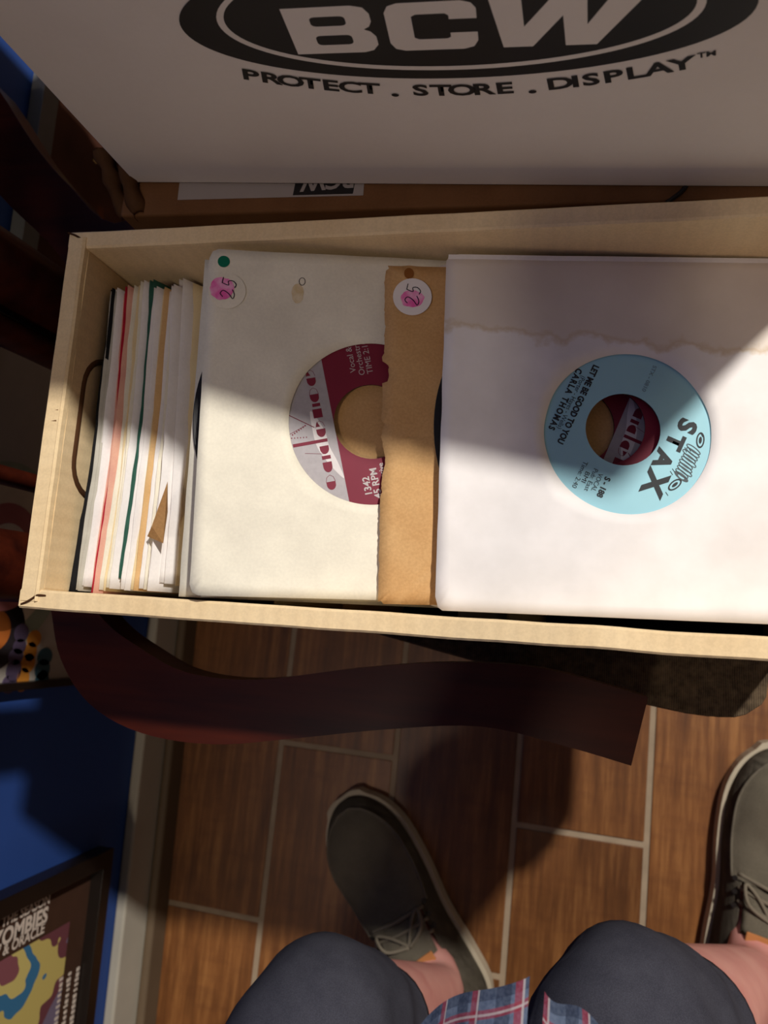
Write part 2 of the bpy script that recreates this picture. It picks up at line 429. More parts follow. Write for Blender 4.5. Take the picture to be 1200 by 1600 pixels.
# ================================================================== record box
RZ, BZ = .585, .386
def record_box():
    t = thing('record_box', 'open cardboard record box packed with seven inch records, on the armchair', 'box', T(-.075, .106, BZ))
    inv = t.matrix_world.inverted()
    X0, X1, Y0, Y1 = -.281, .142, -.003, .2115
    TH = .0105
    # rolled top wall: outer board, rounded rim, a slightly raised inner fold
    def wall_prof(t_):   # (across from outside, height)
        return [(0, BZ), (0, RZ-.0012), (.0010, RZ), (t_-.0014, RZ), (t_-.0002, RZ-.0008), (t_, RZ-.003), (t_, BZ+.003)]
    def ext(profile, fn, a, b, n=40, w=.0007, ph=0):
        bm = bmesh.new(); pr = None
        for i in range(n+1):
            s = a+(b-a)*i/n
            wv = w*noise.noise(Vector((s*30, ph, 0)))
            cur = [bm.verts.new(fn(s, p[0]+(wv if p[1] > RZ-.02 else 0), p[1]+(wv*.7 if p[1] > RZ-.02 else 0))) for p in profile]
            if pr:
                for k in range(len(cur)): bm.faces.new((pr[k], pr[(k+1) % len(cur)], cur[(k+1) % len(cur)], cur[k]))
            else: bm.faces.new(cur[::-1])
            pr = cur
        bm.faces.new(pr); return bm
    obj('long_wall', ext(wall_prof(TH), lambda s, d, z: (s, Y0+d, z), X0, X1, ph=1), M['kraft_x'], t, mw=inv)
    obj('long_wall', ext(wall_prof(TH), lambda s, d, z: (s, Y1-d, z), X0, X1, ph=2), M['kraft_x'], t, mw=inv)
    EH = .0118
    p = wall_prof(EH); p[3:5] = [(EH-.0026, RZ-.0002), (EH-.0016, RZ+.0009), (EH-.0003, RZ-.0002)]
    obj('end_wall', ext(p, lambda s, d, z: (X0+d, s, z+.0006), Y0+.0042, Y1-.0042, ph=3), M['kraft_y'], t, mw=inv)
    obj('end_wall', ext(p, lambda s, d, z: (X1-d, s, z+.0006), Y0+.0042, Y1-.0042, ph=4), M['kraft_y'], t, mw=inv)
    # inner board of the left end, with its hand hole
    hole = rrect(.063, .47, .144, .5715, .019, 6)
    bm = prism([(Y0+TH+.0008, BZ+.004), (Y1-TH-.0008, BZ+.004), (Y1-TH-.0008, RZ-.0030), (Y0+TH+.0008, RZ-.0030)], 0, .0030, [hole], f=lambda y, z, d: (X0+EH-.0028+d, y, z))
    lin_ = obj('inner_board', bm, M['kraft_y'], t, mw=inv)
    bm = bmesh.new(); hp = [(X0+EH-.0001, y, z) for y, z in hole]
    tube(bm, hp+[hp[0]], .0019, 6); obj('cut_edge', bm, M['cut_dark'], lin_, True)
    obj('bottom_panel', B(X0+.003, X1-.003, Y0+.003, Y1-.003, BZ, BZ+.004), M['kraft_x'], t, mw=inv)
    # corner flap of the rear left corner and crease lines on the left end
    for pl in (((107, 364, RZ+.0004), (118, 368, RZ+.0006), (128, 374, RZ-.001), (137, 380, RZ-.008), (160, 397, RZ-.018), (205, 436, RZ-.045)), ((33, 944, RZ), (42, 940, RZ+.0008), (52, 934, RZ+.0008), (58, 930, RZ+.0008), (72, 931, RZ-.0002))):
        bm = bmesh.new(); tube(bm, smooth_path([at(*p_) for p_ in pl], 3), .0006, 6); obj('corner_crack', bm, M['cut_dark'], t, mw=inv)
    for px, q in ((75, 640), (72, 657)):
        a = at(px, q, RZ+.001); b = at(px+15, q, RZ+.001)
        bm = bmesh.new(); tube(bm, [(a.x, a.y, RZ-.0001), (b.x, b.y, RZ+.0002)], .0005, 5); obj('crease', bm, M['brown_board'], t, mw=inv)
    return t
record_box()

# ================================================================== sleeves and records
def ply(su, sv, hole=None, hfun=None, jag=None, nseg=220, nr=9, th=.00025, u0=0):
    """paper sheet, u from u0 to su, v from -sv/2 to sv/2, optional round hole (u,v,r)"""
    bm = bmesh.new()
    hf = hfun or (lambda u, v: 0)
    def P(u, v):
        du = jag(u, v) if jag else 0
        return u+du, v, hf(u, v)
    tops, bots, quads, borders = [], [], [], []
    if hole:
        hu, hv, r = hole; hu0 = hu; grid = []
        for i in range(nseg):
            a = 2*PI*i/nseg; c, s = math.cos(a), math.sin(a)
            k = min([((su-hu)/c) if c > 1e-9 else 9, ((u0-hu)/c) if c < -1e-9 else 9, ((sv/2-hv)/s) if s > 1e-9 else 9, ((-sv/2-hv)/s) if s < -1e-9 else 9])
            grid.append([P(hu+c*(r+(k-r)*j/nr), hv+s*(r+(k-r)*j/nr)) for j in range(nr+1)])
        # snap the nearest ray to each corner
        for cu, cv in ((u0, sv/2), (u0, -sv/2), (su, sv/2), (su, -sv/2)):
            i = min(range(nseg), key=lambda q: (grid[q][nr][0]-cu)**2+(grid[q][nr][1]-cv)**2)
            rr = .0015
            grid[i][nr] = P(cu+(rr if cu == u0 else -rr), cv-math.copysign(rr, cv))
        V = [[bm.verts.new(p) for p in g] for g in grid]
        W = [[bm.verts.new((p[0], p[1], p[2]-th)) for p in g] for g in grid]
        for i in range(nseg):
            i2 = (i+1) % nseg
            for j in range(nr):
                bm.faces.new((V[i][j], V[i][j+1], V[i2][j+1], V[i2][j])); bm.faces.new((W[i][j], W[i2][j], W[i2][j+1], W[i][j+1]))
            bm.faces.new((V[i][nr], W[i][nr], W[i2][nr], V[i2][nr])); bm.faces.new((V[i][0], V[i2][0], W[i2][0], W[i][0]))
    else:
        nu, nv = 14, 26
        V = [[bm.verts.new(P(u0+(su-u0)*i/nu, -sv/2+sv*j/nv)) for j in range(nv+1)] for i in range(nu+1)]
        W = [[bm.verts.new((v.co.x, v.co.y, v.co.z-th)) for v in r] for r in V]
        for i in range(nu):
            for j in range(nv):
                bm.faces.new((V[i][j], V[i+1][j], V[i+1][j+1], V[i][j+1])); bm.faces.new((W[i][j], W[i][j+1], W[i+1][j+1], W[i+1][j]))
        for i in range(nu):
            for j in (0, nv): bm.faces.new((V[i][j], V[i+1][j], W[i+1][j], W[i][j]))
        for j in range(nv):
            for i in (0, nu): bm.faces.new((V[i][j], V[i][j+1], W[i][j+1], W[i][j]))
    return bm
def sleeve_matrix(x, y, z, deg, rz=0):
    a = math.radians(deg); u = Vector((math.cos(a), 0, -math.sin(a))); v = Vector((0, 1, 0)); n = u.cross(v)
    mm = Matrix((u, v, n)).transposed().to_4x4(); mm.translation = (x, y, z)
    return mm @ Matrix.Rotation(rz, 4, 'Z')
def wr(seed, amp, f=14):
    return lambda u, v: amp*noise.noise(Vector((u*f, v*f, seed)))+amp*.4*noise.noise(Vector((u*f*3.1, v*f*3.1, seed+5)))
LR = .0455
def record(mw, label, kind, group='seven inch records'):
    t = thing('vinyl_record', label, 'record', mw, group)
    obj('disc', prism(circ(0, 0, .0873, 96), -.0007, .0007, [circ(0, 0, .0186 if kind == 'blue' else .0201, 48)]), M['vinyl'], t, bevel=.0003)
    lb = obj('paper_label', prism(circ(0, 0, LR, 72), .0007, .0009, [circ(0, 0, .0185 if kind == 'blue' else .0200, 48)]), M['label_blue' if kind == 'blue' else 'label_maroon'], t)
    Z = .00105
    if kind == 'blue':
        R_ = .0408
        Q = rot2(-.4, -.915)
        def tx(s, s0, t0, size, mat='dark_ink', **k):
            text('lettering', s, size*R_*1.38, M[mat], lb, Q @ T(s0*R_, t0*R_, Z), **k)
        for ch, s0, t0, sz in (('S', -.365, .675, .215), ('T', -.125, .62, .195), ('A', .14, .575, .20), ('X', .455, .60, .265)):
            tx(ch, s0, t0, sz, bold=.0006, sx=1.15)
        tx('LET ME BE GOOD TO YOU', -.06, -.625, .078, bold=.0002, fit=1.10*R_)
        tx('(Porter - Hayes - Wells)', -.045, -.71, .062, fit=.74*R_)
        tx('CARLA THOMAS', -.055, -.795, .078, bold=.0002, spacing=1.35, fit=.86*R_)
        tx('S - 188', .765, .075, .072, bold=.00018, fit=.27*R_)
        for i, (s, wd_) in enumerate((('VOCAL', .24), ('Pub: East', .30), ('BMI', .14), ('Time: 2:40', .36))): tx(s, .745, -.02-.075*i, .06, fit=wd_*R_)
        tx('STX - 0810', -.73, .03, .05, 'grey_ink', fit=.36*R_)
        # stack of discs and the two dancing discs
        bm = bmesh.new()
        for i in range(9):
            c_ = circ((-.13+.042*i)*R_, (.865+.010*math.sin(i*2.1))*R_, .026*R_, 26, (.098+.010*math.sin(i*3.7))*R_, -.25); ribbon(bm, c_+c_[:1], .00045)
        prism(circ(.245*R_, .865*R_, .036*R_, 26, .10*R_, -.25), None, 0, [circ(.248*R_, .865*R_, .018*R_, 26, .045*R_, -.25)], bm)
        obj('record_stack_emblem', bm, M['emblem_ink'], lb, mw=Q @ T(0, 0, Z))
        bm = bmesh.new()
        for s, t0, rr in ((-.27, .895, .30), (.37, .835, -.45)):
            prism(circ(s*R_, t0*R_, .10*R_, 28, .05*R_, rr), None, 0, [circ(s*R_, t0*R_, .078*R_, 28, .034*R_, rr)], bm)
            prism(circ(s*R_, t0*R_, .045*R_, 16, .018*R_, rr), None, 0, (), bm)
        for s, t0, ds in ((-.13, .8, .04), (-.11, .76, .05), (.2, .73, .03), (.24, .72, .03), (-.36, .86, .04), (.5, .77, .03)):
            ribbon(bm, [(s*R_, t0*R_), ((s+ds)*R_, (t0+.045)*R_)], .0003)
        obj('dancing_disc_emblem', bm, M['dark_ink'], lb, mw=Q @ T(0, 0, Z))
    else:
        R_ = .0436
        r = (-.22, .975) if kind == 'maroon' else (-.4, -.915)
        Q = rot2(*r)
        tb = .455
        a0 = math.asin(tb*R_/LR); arc = [(LR*math.cos(a0+(PI-2*a0)*i/30)*.998, LR*math.sin(a0+(PI-2*a0)*i/30)*.998) for i in range(31)]
        obj('silver_panel', prism(arc, None, 0), M['label_silver'], lb, mw=Q @ T(0, 0, .00095))
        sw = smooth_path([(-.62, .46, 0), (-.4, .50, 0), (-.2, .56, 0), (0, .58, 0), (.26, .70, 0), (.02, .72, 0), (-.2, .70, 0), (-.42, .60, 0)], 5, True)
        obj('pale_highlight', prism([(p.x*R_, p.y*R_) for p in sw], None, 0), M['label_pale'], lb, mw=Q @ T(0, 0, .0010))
        # the lower-case name in bullet-shaped stencil letters
        bm = bmesh.new(); wm = bmesh.new()
        def bullet(s, t0, l0, l1, hw=.055):   # from s-l1 (round tip) to s+l0 (flat)
            pts = [((s+l0)*R_, (t0-hw)*R_), ((s+l0)*R_, (t0+hw)*R_)]
            for i in range(1, 12):
                a = PI/2+PI*i/12; pts.append(((s-l1*.3+math.cos(a)*l1*.7)*R_, (t0+math.sin(a)*hw)*R_))
            prism(pts, None, 0, (), bm)
        def outline(s, t0, l, hw=.055):
            ribbon(bm, [((s)*R_, (t0-hw)*R_), ((s+l*.7)*R_, (t0-hw*.7)*R_), ((s+l)*R_, t0*R_), ((s+l*.7)*R_, (t0+hw*.7)*R_), (s*R_, (t0+hw)*R_)], .00022)
        t0 = .622
        S_ = [-.63, -.405, -.19, .02, .25, .455, .66]
        for i, (c, s) in enumerate(zip('cadence', S_)):
            if c == 'c': bullet(s, t0, .0, .10); outline(s, t0, .08)
            elif c == 'a': bullet(s, t0, .015, .11); prism([((s+.05)*R_, (t0-.055)*R_), ((s+.095)*R_, (t0-.055)*R_), ((s+.095)*R_, (t0+.05)*R_), ((s+.05)*R_, (t0+.05)*R_)], None, 0, (), bm)
            elif c == 'd': bullet(s, t0, .0, .10); prism([((s+.045)*R_, (t0-.055)*R_), ((s+.085)*R_, (t0-.055)*R_), ((s+.085)*R_, (t0+.36)*R_), ((s+.045)*R_, (t0+.36)*R_)], None, 0, (), bm)
            elif c == 'e': bullet(s, t0, .0, .10); prism([((s+.03)*R_, (t0-.0)*R_), ((s+.03)*R_, (t0+.05)*R_), ((s+.10)*R_, (t0+.03)*R_)], None, 0, (), bm); outline(s+.02, t0, .08)
            else: prism([((s-.09)*R_, (t0-.055)*R_), ((s+.02)*R_, (t0-.055)*R_), ((s+.02)*R_, (t0+.055)*R_), ((s-.09)*R_, (t0+.055)*R_)], None, 0, (), bm); prism([((s+.05)*R_, (t0-.05)*R_), ((s+.09)*R_, (t0-.05)*R_), ((s+.09)*R_, (t0+.045)*R_), ((s+.05)*R_, (t0+.045)*R_)], None, 0, (), bm)
        ribbon(bm, [(.05*R_, .69*R_), (.28*R_, 1.0*R_)], .0004)
        ribbon(bm, [(.09*R_, .80*R_), (.02*R_, 1.0*R_)], .00025)
        for i in range(7): ribbon(bm, [((.10-.014*i)*R_, (.80+.028*i)*R_), ((.085-.014*i)*R_, (.79+.028*i)*R_)], .0006)
        for i in range(6): ribbon(bm, [((-.05+.004*i)*R_, (.80+.035*i)*R_), ((-.05+.004*i)*R_, (.812+.035*i)*R_)], .0006)
        ribbon(bm, [(-.29*R_, .62*R_), (-.24*R_, .86*R_)], .0002)
        obj('label_name', bm, M['label_maroon'], lb, mw=Q @ T(0, 0, Z))
        def tx(s, s0, t1, size, **k): text('lettering', s, size*R_*1.38, M['silver_ink'], lb, Q @ T(s0*R_, t1*R_, Z), **k)
        tx('1342', -.765, .205, .085, bold=.00012); tx('45 RPM', -.745, .10, .085, bold=.00012)
        tx('Progressive', -.73, .0, .066, bold=.00006); tx('Music', -.80, -.09, .066, bold=.00006); tx('BMI', -.80, -.18, .066)
        tx('Vocal &', .80, .10, .075); tx('Orchestra', .80, .0, .075); tx('TIME 2:10', .80, -.1, .075)
    return t
SL = 'record sleeves'
# ---- the blue-label record in the white sleeve, on top
zS = .5700
mS = sleeve_matrix(at(688, 680, zS).x, .1032, zS, 9.2, math.radians(1.5))
t = thing('record_sleeve', 'white water-stained paper sleeve lying topmost at right, showing a light blue label', 'sleeve', mS)
fp = obj('front_ply', ply(.186, .186, (.0930, -.001, .0412), lambda u, v: wr(3, .0007)(u, v), lambda u, v: .0004*noise.noise(Vector((v*60, 1, 0)))), M['stained_paper'], t, True)
obj('fold_seam', ply(.1835, .0025, None, lambda u, v: wr(3, .0007)(u, .09)+.0002, u0=.001), M['white_paper'], t, mw=T(0, .0915, 0))
obj('back_ply', ply(.186, .186, (.0930, -.001, .0412), wr(3, .0007)), M['white_paper'], t, True, mw=T(.0004, 0, -.0036))
record(mS @ T(.0912, .001, -.0018), 'black record with light blue label inside the topmost white sleeve', 'blue')
t = thing('record_sleeve', 'second white sleeve peeking out along the left edge of the topmost white sleeve', 'sleeve', mS @ T(0, 0, -.0050))
obj('front_ply', ply(.184, .184, (.0925, 0, .0412), wr(3, .0007), u0=.004), M['white_paper'], t, True)
obj('back_ply', ply(.184, .184, (.0925, 0, .0412), lambda u, v: wr(3, .0006)(u, v), lambda u, v: .0008*noise.noise(Vector((v*40, 9, 0))), u0=-.0045), M['white_paper'], t, True, mw=T(0, 0, -.0036) @ Matrix.Rotation(.010, 4, 'Z'))
record(mS @ T(.0836, .004, -.0068), 'black record poking out at the left edge under the topmost white sleeve', 'maroon')
# ---- kraft sleeve with a second maroon record
zK = .5690
xK = at(594, 700, zK).x
mK = sleeve_matrix(xK, .1015, zK, 12.6, math.radians(2.9))
JK = [(-.095, 0), (-.036, 0), (-.033, 2.5), (-.030, .5), (-.019, 5), (-.014, 6), (-.008, 1), (-.004, 0), (.0005, 2), (.003, 4), (.0042, 0), (.0245, .5), (.0255, 7.5), (.0350, 8.5), (.0358, 0), (.0395, -1.5), (.0402, 1.5), (.055, 2), (.08, 0), (.095, 4)]
def jagK(u, v):
    if u > .03: return 0
    d = 0
    for (v0, d0), (v1, d1) in zip(JK, JK[1:]):
        if v0 <= v <= v1: d = d0+(d1-d0)*(v-v0)/(v1-v0)
    j = d*.00038+.0006*noise.noise(Vector((v*190, 3, 1)))+.0005*noise.noise(Vector((v*620, 8, 2)))
    return j*(1-u/.03)
t = thing('record_sleeve', 'brown kraft paper sleeve with torn edge, tucked under the topmost white sleeve', 'sleeve', mK)
def wK(u, v): return wr(11, .0009, 20)(u, v)+.0011*math.exp(-((u-.010-.02*(v+.04))/.003)**2)+.0013*math.exp(-((u-.016+.16*(v+.02))/.0028)**2)*(v < -.005)
obj('front_ply', ply(.184, .180, (.1020, 0, .0412), wK, jagK, 640, 9), M['kraft_paper'], t, True)
obj('back_ply', ply(.184, .180, None, lambda u, v: wr(11, .0007, 20)(u, v), u0=.012), M['kraft_paper'], t, True, mw=T(0, 0, -.0036))
def decal(hf, u, v, r):
    return max(hf(u+r*q*math.cos(k), v+r*q*math.sin(k)) for q in (0, .5, 1) for k in (0, .8, 1.6, 2.4, 3.1, 3.9, 4.7, 5.5))+.00008
def pen25(parent, sc, mw):
    two = smooth_path([(-.52, .25, 0), (-.35, .42, 0), (-.15, .28, 0), (-.3, -.05, 0), (-.55, -.3, 0), (-.3, -.36, 0), (-.02, -.2, 0)], 4)
    five = smooth_path([(.28, .42, 0), (.2, .05, 0), (.42, .1, 0), (.48, -.15, 0), (.3, -.36, 0), (.1, -.3, 0)], 4)
    bm = bmesh.new()
    ribbon(bm, [(p.x*sc, p.y*sc) for p in two], sc*.05); ribbon(bm, [(p.x*sc, p.y*sc) for p in five], sc*.05)
    ribbon(bm, [(.26*sc, .42*sc), (.62*sc, .40*sc)], sc*.05)
    return obj('handwritten_price', bm, M['pen'], parent, mw=mw)
st = obj('round_sticker', prism(circ(0, 0, .0103, 40), 0, .0002), M['sticker'], t, mw=T(.0150, .0722, decal(wK, .0150, .0722, .0103)))
st['label'] = 'white round price sticker smeared with pink'
blob = lambda sx, sy, sd: [(sx*math.cos(a)*(1+.18*noise.noise(Vector((math.cos(a)*2, math.sin(a)*2, sd)))), sy*math.sin(a)*(1+.18*noise.noise(Vector((math.cos(a)*2, math.sin(a)*2, sd+3))))) for a in [2*PI*i/30 for i in range(30)]]
obj('pink_mark', prism(blob(.0062, .0048, 2), None, 0), M['pink_marker'], st, mw=T(0, -.0012, .00024))
pen25(st, .0095, T(.0005, .0008, .0004) @ Matrix.Rotation(PI/2-.15, 4, 'Z'))
obj('brown_stain', prism(circ(0, 0, .0026, 20, .0031), None, 0), plain('brown_stain_ink', rgb(140, 88, 42), .8, .1), t, mw=T(.0130, .0855, decal(wK, .0130, .0855, .003)))
record(mK @ T(.1010, .004, -.0018), 'black record with maroon and silver label seen through the blue label hole', 'maroon_turned')
# ---- cream sleeve with the maroon record
zM = .5920
mM = sleeve_matrix(at(311, 660, zM).x, .1012, zM, 16.2, math.radians(2.6))
t = thing('record_sleeve', 'cream paper sleeve left of the torn kraft sleeve, showing a maroon and silver label', 'sleeve', mM)
fpM = obj('front_ply', ply(.185, .184, (.0890, .000, .0433), lambda u, v: wr(21, .0008)(u, v), lambda u, v: .0003*noise.noise(Vector((v*60, 4, 0)))), M['cream_paper'], t, True)
obj('back_ply', ply(.185, .184, (.0890, .000, .0433), lambda u, v: wr(21, .0008)(u, v)), M['cream_paper'], t, True, mw=T(.0004, 0, -.0036))
hC = wr(21, .0008)
g = obj('green_dot_sticker', prism(circ(0, 0, .0032, 28), 0, .0002), M['green_dot'], t, mw=T(.0078, .0850, decal(hC, .0078, .0850, .0033))); g['label'] = 'small green dot sticker'
s2 = obj('pink_sticker', prism(circ(0, 0, .0098, 36), 0, .0001), M['cream_paper'], t, mw=T(.0105, .0685, decal(hC, .0105, .0685, .0098)-.00004)); s2['label'] = 'pale round sticker smeared with pink marker'
obj('pink_mark', prism(blob(.0064, .0062, 5), None, 0), M['pink_marker'], s2, mw=T(-.0028, .0012, .0003))
pen25(s2, .0095, T(.0008, .0012, .0005) @ Matrix.Rotation(PI/2-.12, 4, 'Z'))
bm = bmesh.new(); c_ = circ(0, 0, .0016, 18, .0021); ribbon(bm, c_+[c_[0]], .00035); obj('pen_mark', bm, M['pen'], t, mw=T(.0497, .0760, decal(hC, .0497, .0760, .002)+.0001))
obj('glue_stain', prism(blob(.0032, .0055, 9), None, 0), paper('glue_stain', rgb(228, 216, 190), rgb(206, 182, 134), 160, .1), t, mw=T(.0475, .0692, decal(hC, .0475, .0692, .005)))
record(mM @ T(.0890, .001, -.0018), 'black record with maroon and silver label inside the cream sleeve', 'maroon')
# ---- kraft sleeve below, seen through the hole of the maroon record
mU = mM @ T(.006, 0, -.0062)
t = thing('record_sleeve', 'brown kraft sleeve under the cream one, seen through the maroon record hole', 'sleeve', mU)
obj('front_ply', ply(.176, .176, None, lambda u, v: wr(31, .0006)(u, v)), M['kraft_paper'], t, True)
obj('back_ply', ply(.176, .176, None, lambda u, v: wr(31, .0006)(u, v)), M['kraft_paper'], t, True, mw=T(0, 0, -.0022))
t = thing('record_sleeve', 'cream sleeve edge showing left of the cream sleeve with the green dot', 'sleeve', mM @ T(0, 0, -.0110))
obj('front_ply', ply(.184, .185, None, wr(21, .0006), u0=.004), M['cream_paper'], t, True)
obj('back_ply', ply(.184, .185, None, wr(21, .0006), lambda u, v: .0006*noise.noise(Vector((v*40, 7, 0))), u0=-.0065), M['cream_paper'], t, True, mw=T(0, 0, -.0036) @ Matrix.Rotation(-.018, 4, 'Z'))
record(mM @ T(.0815, .004, -.0128), 'black record poking out at the left edge of the cream sleeve with the green dot', 'maroon')
# ---- the leaning records at the left, from the box end inwards
bendf = lambda u, v: .0022*math.sin(v*17+.6)+.001*math.sin(v*31+2)
UP = [  # x px of the top edge at y=690, y px back end, y px front end, angle, turn, material, material of the back ply, label
    (146.0, 452, 931, 73, .000, 'black_paper', 'black_paper', 'black paper sleeve standing nearest the box end with the hand hole'),
    (154.0, 456, 925, 72.5, .020, 'grey_paper', 'grey_paper', 'thin grey sleeve just right of the black sleeve by the box end'),
    (160.0, 452, 918, 72, .026, 'white_paper', 'white_paper', 'bright white sleeve third from the box end'),
    (170.5, 456, 921, 71, .030, 'tan_paper', 'pink_paper', 'tattered tan and pink sleeve just left of the red one'),
    (178.5, 449, 930, 70.5, .022, 'pink_paper', 'red_paper', 'faded pink sleeve with a red back, left of the cream sleeves'),
    (186.5, 444, 925, 70, .024, 'yellow_paper', 'cream_paper', 'yellowed sleeve immediately right of the red one'),
    (194.0, 446, 919, 69.5, .024, 'cream_paper', 'cream_paper', 'cream sleeve with creased edge two left of the green sleeve'),
    (204.5, 440, 923, 69, .022, 'white_paper', 'cream_paper', 'off-white sleeve touching the left side of the green sleeve'),
    (214.0, 438, 906, 68.5, .022, 'green_paper', 'green_paper', 'dark green paper sleeve among the leaning records'),
    (224.5, 450, 924, 68, .024, 'white_paper', 'white_paper', 'white sleeve touching the right side of the green sleeve'),
    (233.0, 449, 924, 67.5, .026, 'tan_paper', 'yellow_paper', 'pale tan sleeve two right of the green sleeve'),
    (243.0, 452, 922, 67, .030, 'cream_paper', 'white_paper', 'cream sleeve left of the folded brown corner'),
    (258.5, 447, 925, 66, .045, 'white_paper', 'white_paper', 'white sleeve right of the folded brown corner'),
    (272.0, 434, 915, 63, .066, 'white_paper', 'white_paper', 'wide crisp white sleeve left of the tan sleeve near the cream one'),
    (288.0, 437, 922, 60, .068, 'yellow_paper', 'tan_paper', 'tan sleeve standing against the back of the cream sleeve'),
]
def upright(i, px, yb, yf, deg, turn, m1, m2, label):
    z = BZ+.006+.178*math.sin(math.radians(deg))
    a, b = at(px, yb, z), at(px, yf, z)
    c = at(px, 690, z)
    ht = min(a.y-b.y, .1815)
    mm = Matrix.Translation((c.x, (a.y+b.y)/2, z)) @ Matrix.Rotation(turn, 4, 'Z') @ sleeve_matrix(0, 0, 0, deg) @ T(.0026*math.sin(i*2.4+1) if i not in (0, 8, 13) else -.001, 0, 0)
    t = thing('record_sleeve', label, 'sleeve', mm)
    torn = .0022 if m2 in ('tan_paper',) else .0006
    jg = lambda u, v: (torn*noise.noise(Vector((v*110, i*3.3, 0)))+.0015*noise.noise(Vector((v*18, i*5.1, 2))))*max(0, 1-u/.03)
    fl = (i % 3)*.3+.7
    fz = lambda u, v: bendf(u, v)+.0005*fl*noise.noise(Vector((u*20, v*25, i*2.2)))*max(0, 1-u/.06)
    obj('front_ply', ply(.178, ht, None, fz, jg), M[m1], t, True)
    jg2 = lambda u, v: (torn*noise.noise(Vector((v*90, i*3.3+1, 4)))+.0018*noise.noise(Vector((v*16, i*5.1, 7))))*max(0, 1-u/.03)
    obj('back_ply', ply(.178, ht-.001, None, fz, jg2, u0=-.0012 if i % 2 else .0008), M[m2], t, True, mw=T(0, 0, -.0019))
    return t
for i, a in enumerate(UP):
    t = upright(i, *a)
    if i == 12:                                    # the folded brown corner sticking out
        bm = bmesh.new()
        inv = t.matrix_world.inverted()
        z0 = t.matrix_world.translation.z
        q = [inv @ at(x, y, z0+dz) for x, y, dz in ((262, 752, .006), (237, 822, .004), (255, 849, .003), (262, 800, .007), (230, 838, .001))]
        v = [bm.verts.new(p) for p in q]
        bm.faces.new((v[0], v[1], v[2], v[3])); bm.faces.new((v[1], v[4], v[2]))
        r = bmesh.ops.solidify(bm, geom=bm.faces[:], thickness=.0004)
        obj('folded_corner', bm, M['kraft_paper'], t)
# ---- lower records that carry the flat ones; only slivers show in the gap along the front wall
for i, (x, deg, m1, lb) in enumerate(((-.155, 57, 'yellow_paper', 'yellowed sleeve leaning under the cream sleeve near the front wall'), (-.118, 51, 'kraft_paper', 'brown sleeve leaning under the torn kraft sleeve near the front wall'),
        (-.085, 46, 'black_paper', 'black sleeve in the front gap right of the kraft sleeve'), (-.055, 42, 'grey_paper', 'grey sleeve low in the front gap under the top white sleeve'),
        (-.028, 38.5, 'yellow_paper', 'cream sleeve low in the front gap right of the grey one'), (-.006, 36, 'blue_paper', 'dark blue sleeve deepest in the front gap at right'))):
    z = BZ+.006+.17*math.sin(math.radians(deg))
    t = thing('record_sleeve', lb, 'sleeve', sleeve_matrix(x, .099, z, deg))
    for nm, dz in (('front_ply', 0), ('back_ply', -.002)):
        obj(nm, ply(.17, .180, None, lambda u, v: .0004*noise.noise(Vector((u*9, v*9, i)))), M[m1], t, True, mw=T(0, 0, dz))

# ================================================================== brown carton and the white box behind
SB = .9157; ZB = .57
P0 = Vector((-.0464*SB, .2555*SB, ZB)); AX = Vector((.375, -.027, 0)).normalized(); NY = Vector((0, 0, 1)).cross(AX)
WM = Matrix((AX, NY, Vector((0, 0, 1)))).transposed().to_4x4(); WM.translation = P0+AX*(-.0095*SB)
t = thing('cardboard_carton', 'low brown cardboard carton under the white printed box', 'carton', Matrix.Translation((-.02, .36, .516)))
inv = t.matrix_world.inverted()
obj('carton_body', prism([(-.262, .2295), (.22, .2160), (.24, .46), (-.25, .465)], .5240, .5685), M['brown_board'], t, mw=inv, bevel=.002)
tp = obj('shipping_label', prism([(-.225, -.0145), (-.113, -.0185), (-.113, .02), (-.225, .02)], 0, .0002), M['dull_label'], t, mw=inv @ T(0, .252, .5686))
tp['label'] = 'white printed label partly under the box'
obj('black_panel', prism([(-.154, -.0160), (-.119, -.0172), (-.115, .02), (-.150, .02)], 0, .0001), M['black_ink'], tp, mw=T(0, 0, .0002))
text('lettering', 'BCW', .0135, M['dull_label'], tp, T(-.134, -.0085, .0004) @ Matrix.Rotation(PI+.02, 4, 'Z'), bold=.0004)
bm = bmesh.new(); tube(bm, smooth_path([(.045, .2195, .5695), (.053, .226, .5700), (.056, .236, .5695)], 4), .0012, 6); obj('torn_flap', bm, M['black_ink'], t, mw=inv)
# crumpled kraft paper at the carton's left end
def crumple():
    t = thing('crumpled_paper', 'crumpled brown kraft paper hanging at the left end of the carton', 'paper', T(-.28, .25, .5685))
    inv = t.matrix_world.inverted()
    for k, (pa, wdt) in enumerate(((((160, 240, .575), (172, 268, .57), (182, 300, .565), (205, 345, .56)), 16), (((188, 235, .575), (200, 262, .575), (206, 300, .57), (222, 340, .565)), 15))):
        bm = bmesh.new(); path = smooth_path([at(*p) for p in pa], 6); rows = []
        for i, p in enumerate(path):
            row = []
            for j in range(7):
                s = (j/6-.5); a = s*4.2
                row.append(bm.verts.new(p+Vector((math.sin(a)*.0052*(1+.2*math.sin(i*.9+k)), .003*s+.0012*noise.noise(Vector((i*.6, j, k))), math.cos(a)*.006))))
            rows.append(row)
        for r0, r1 in zip(rows, rows[1:]):
            for j in range(6): bm.faces.new((r0[j], r0[j+1], r1[j+1], r1[j]))
        bmesh.ops.solidify(bm, geom=bm.faces[:], thickness=.0005)
        obj('paper_fold', bm, M['brown_board'], t, True, mw=inv)
crumple()
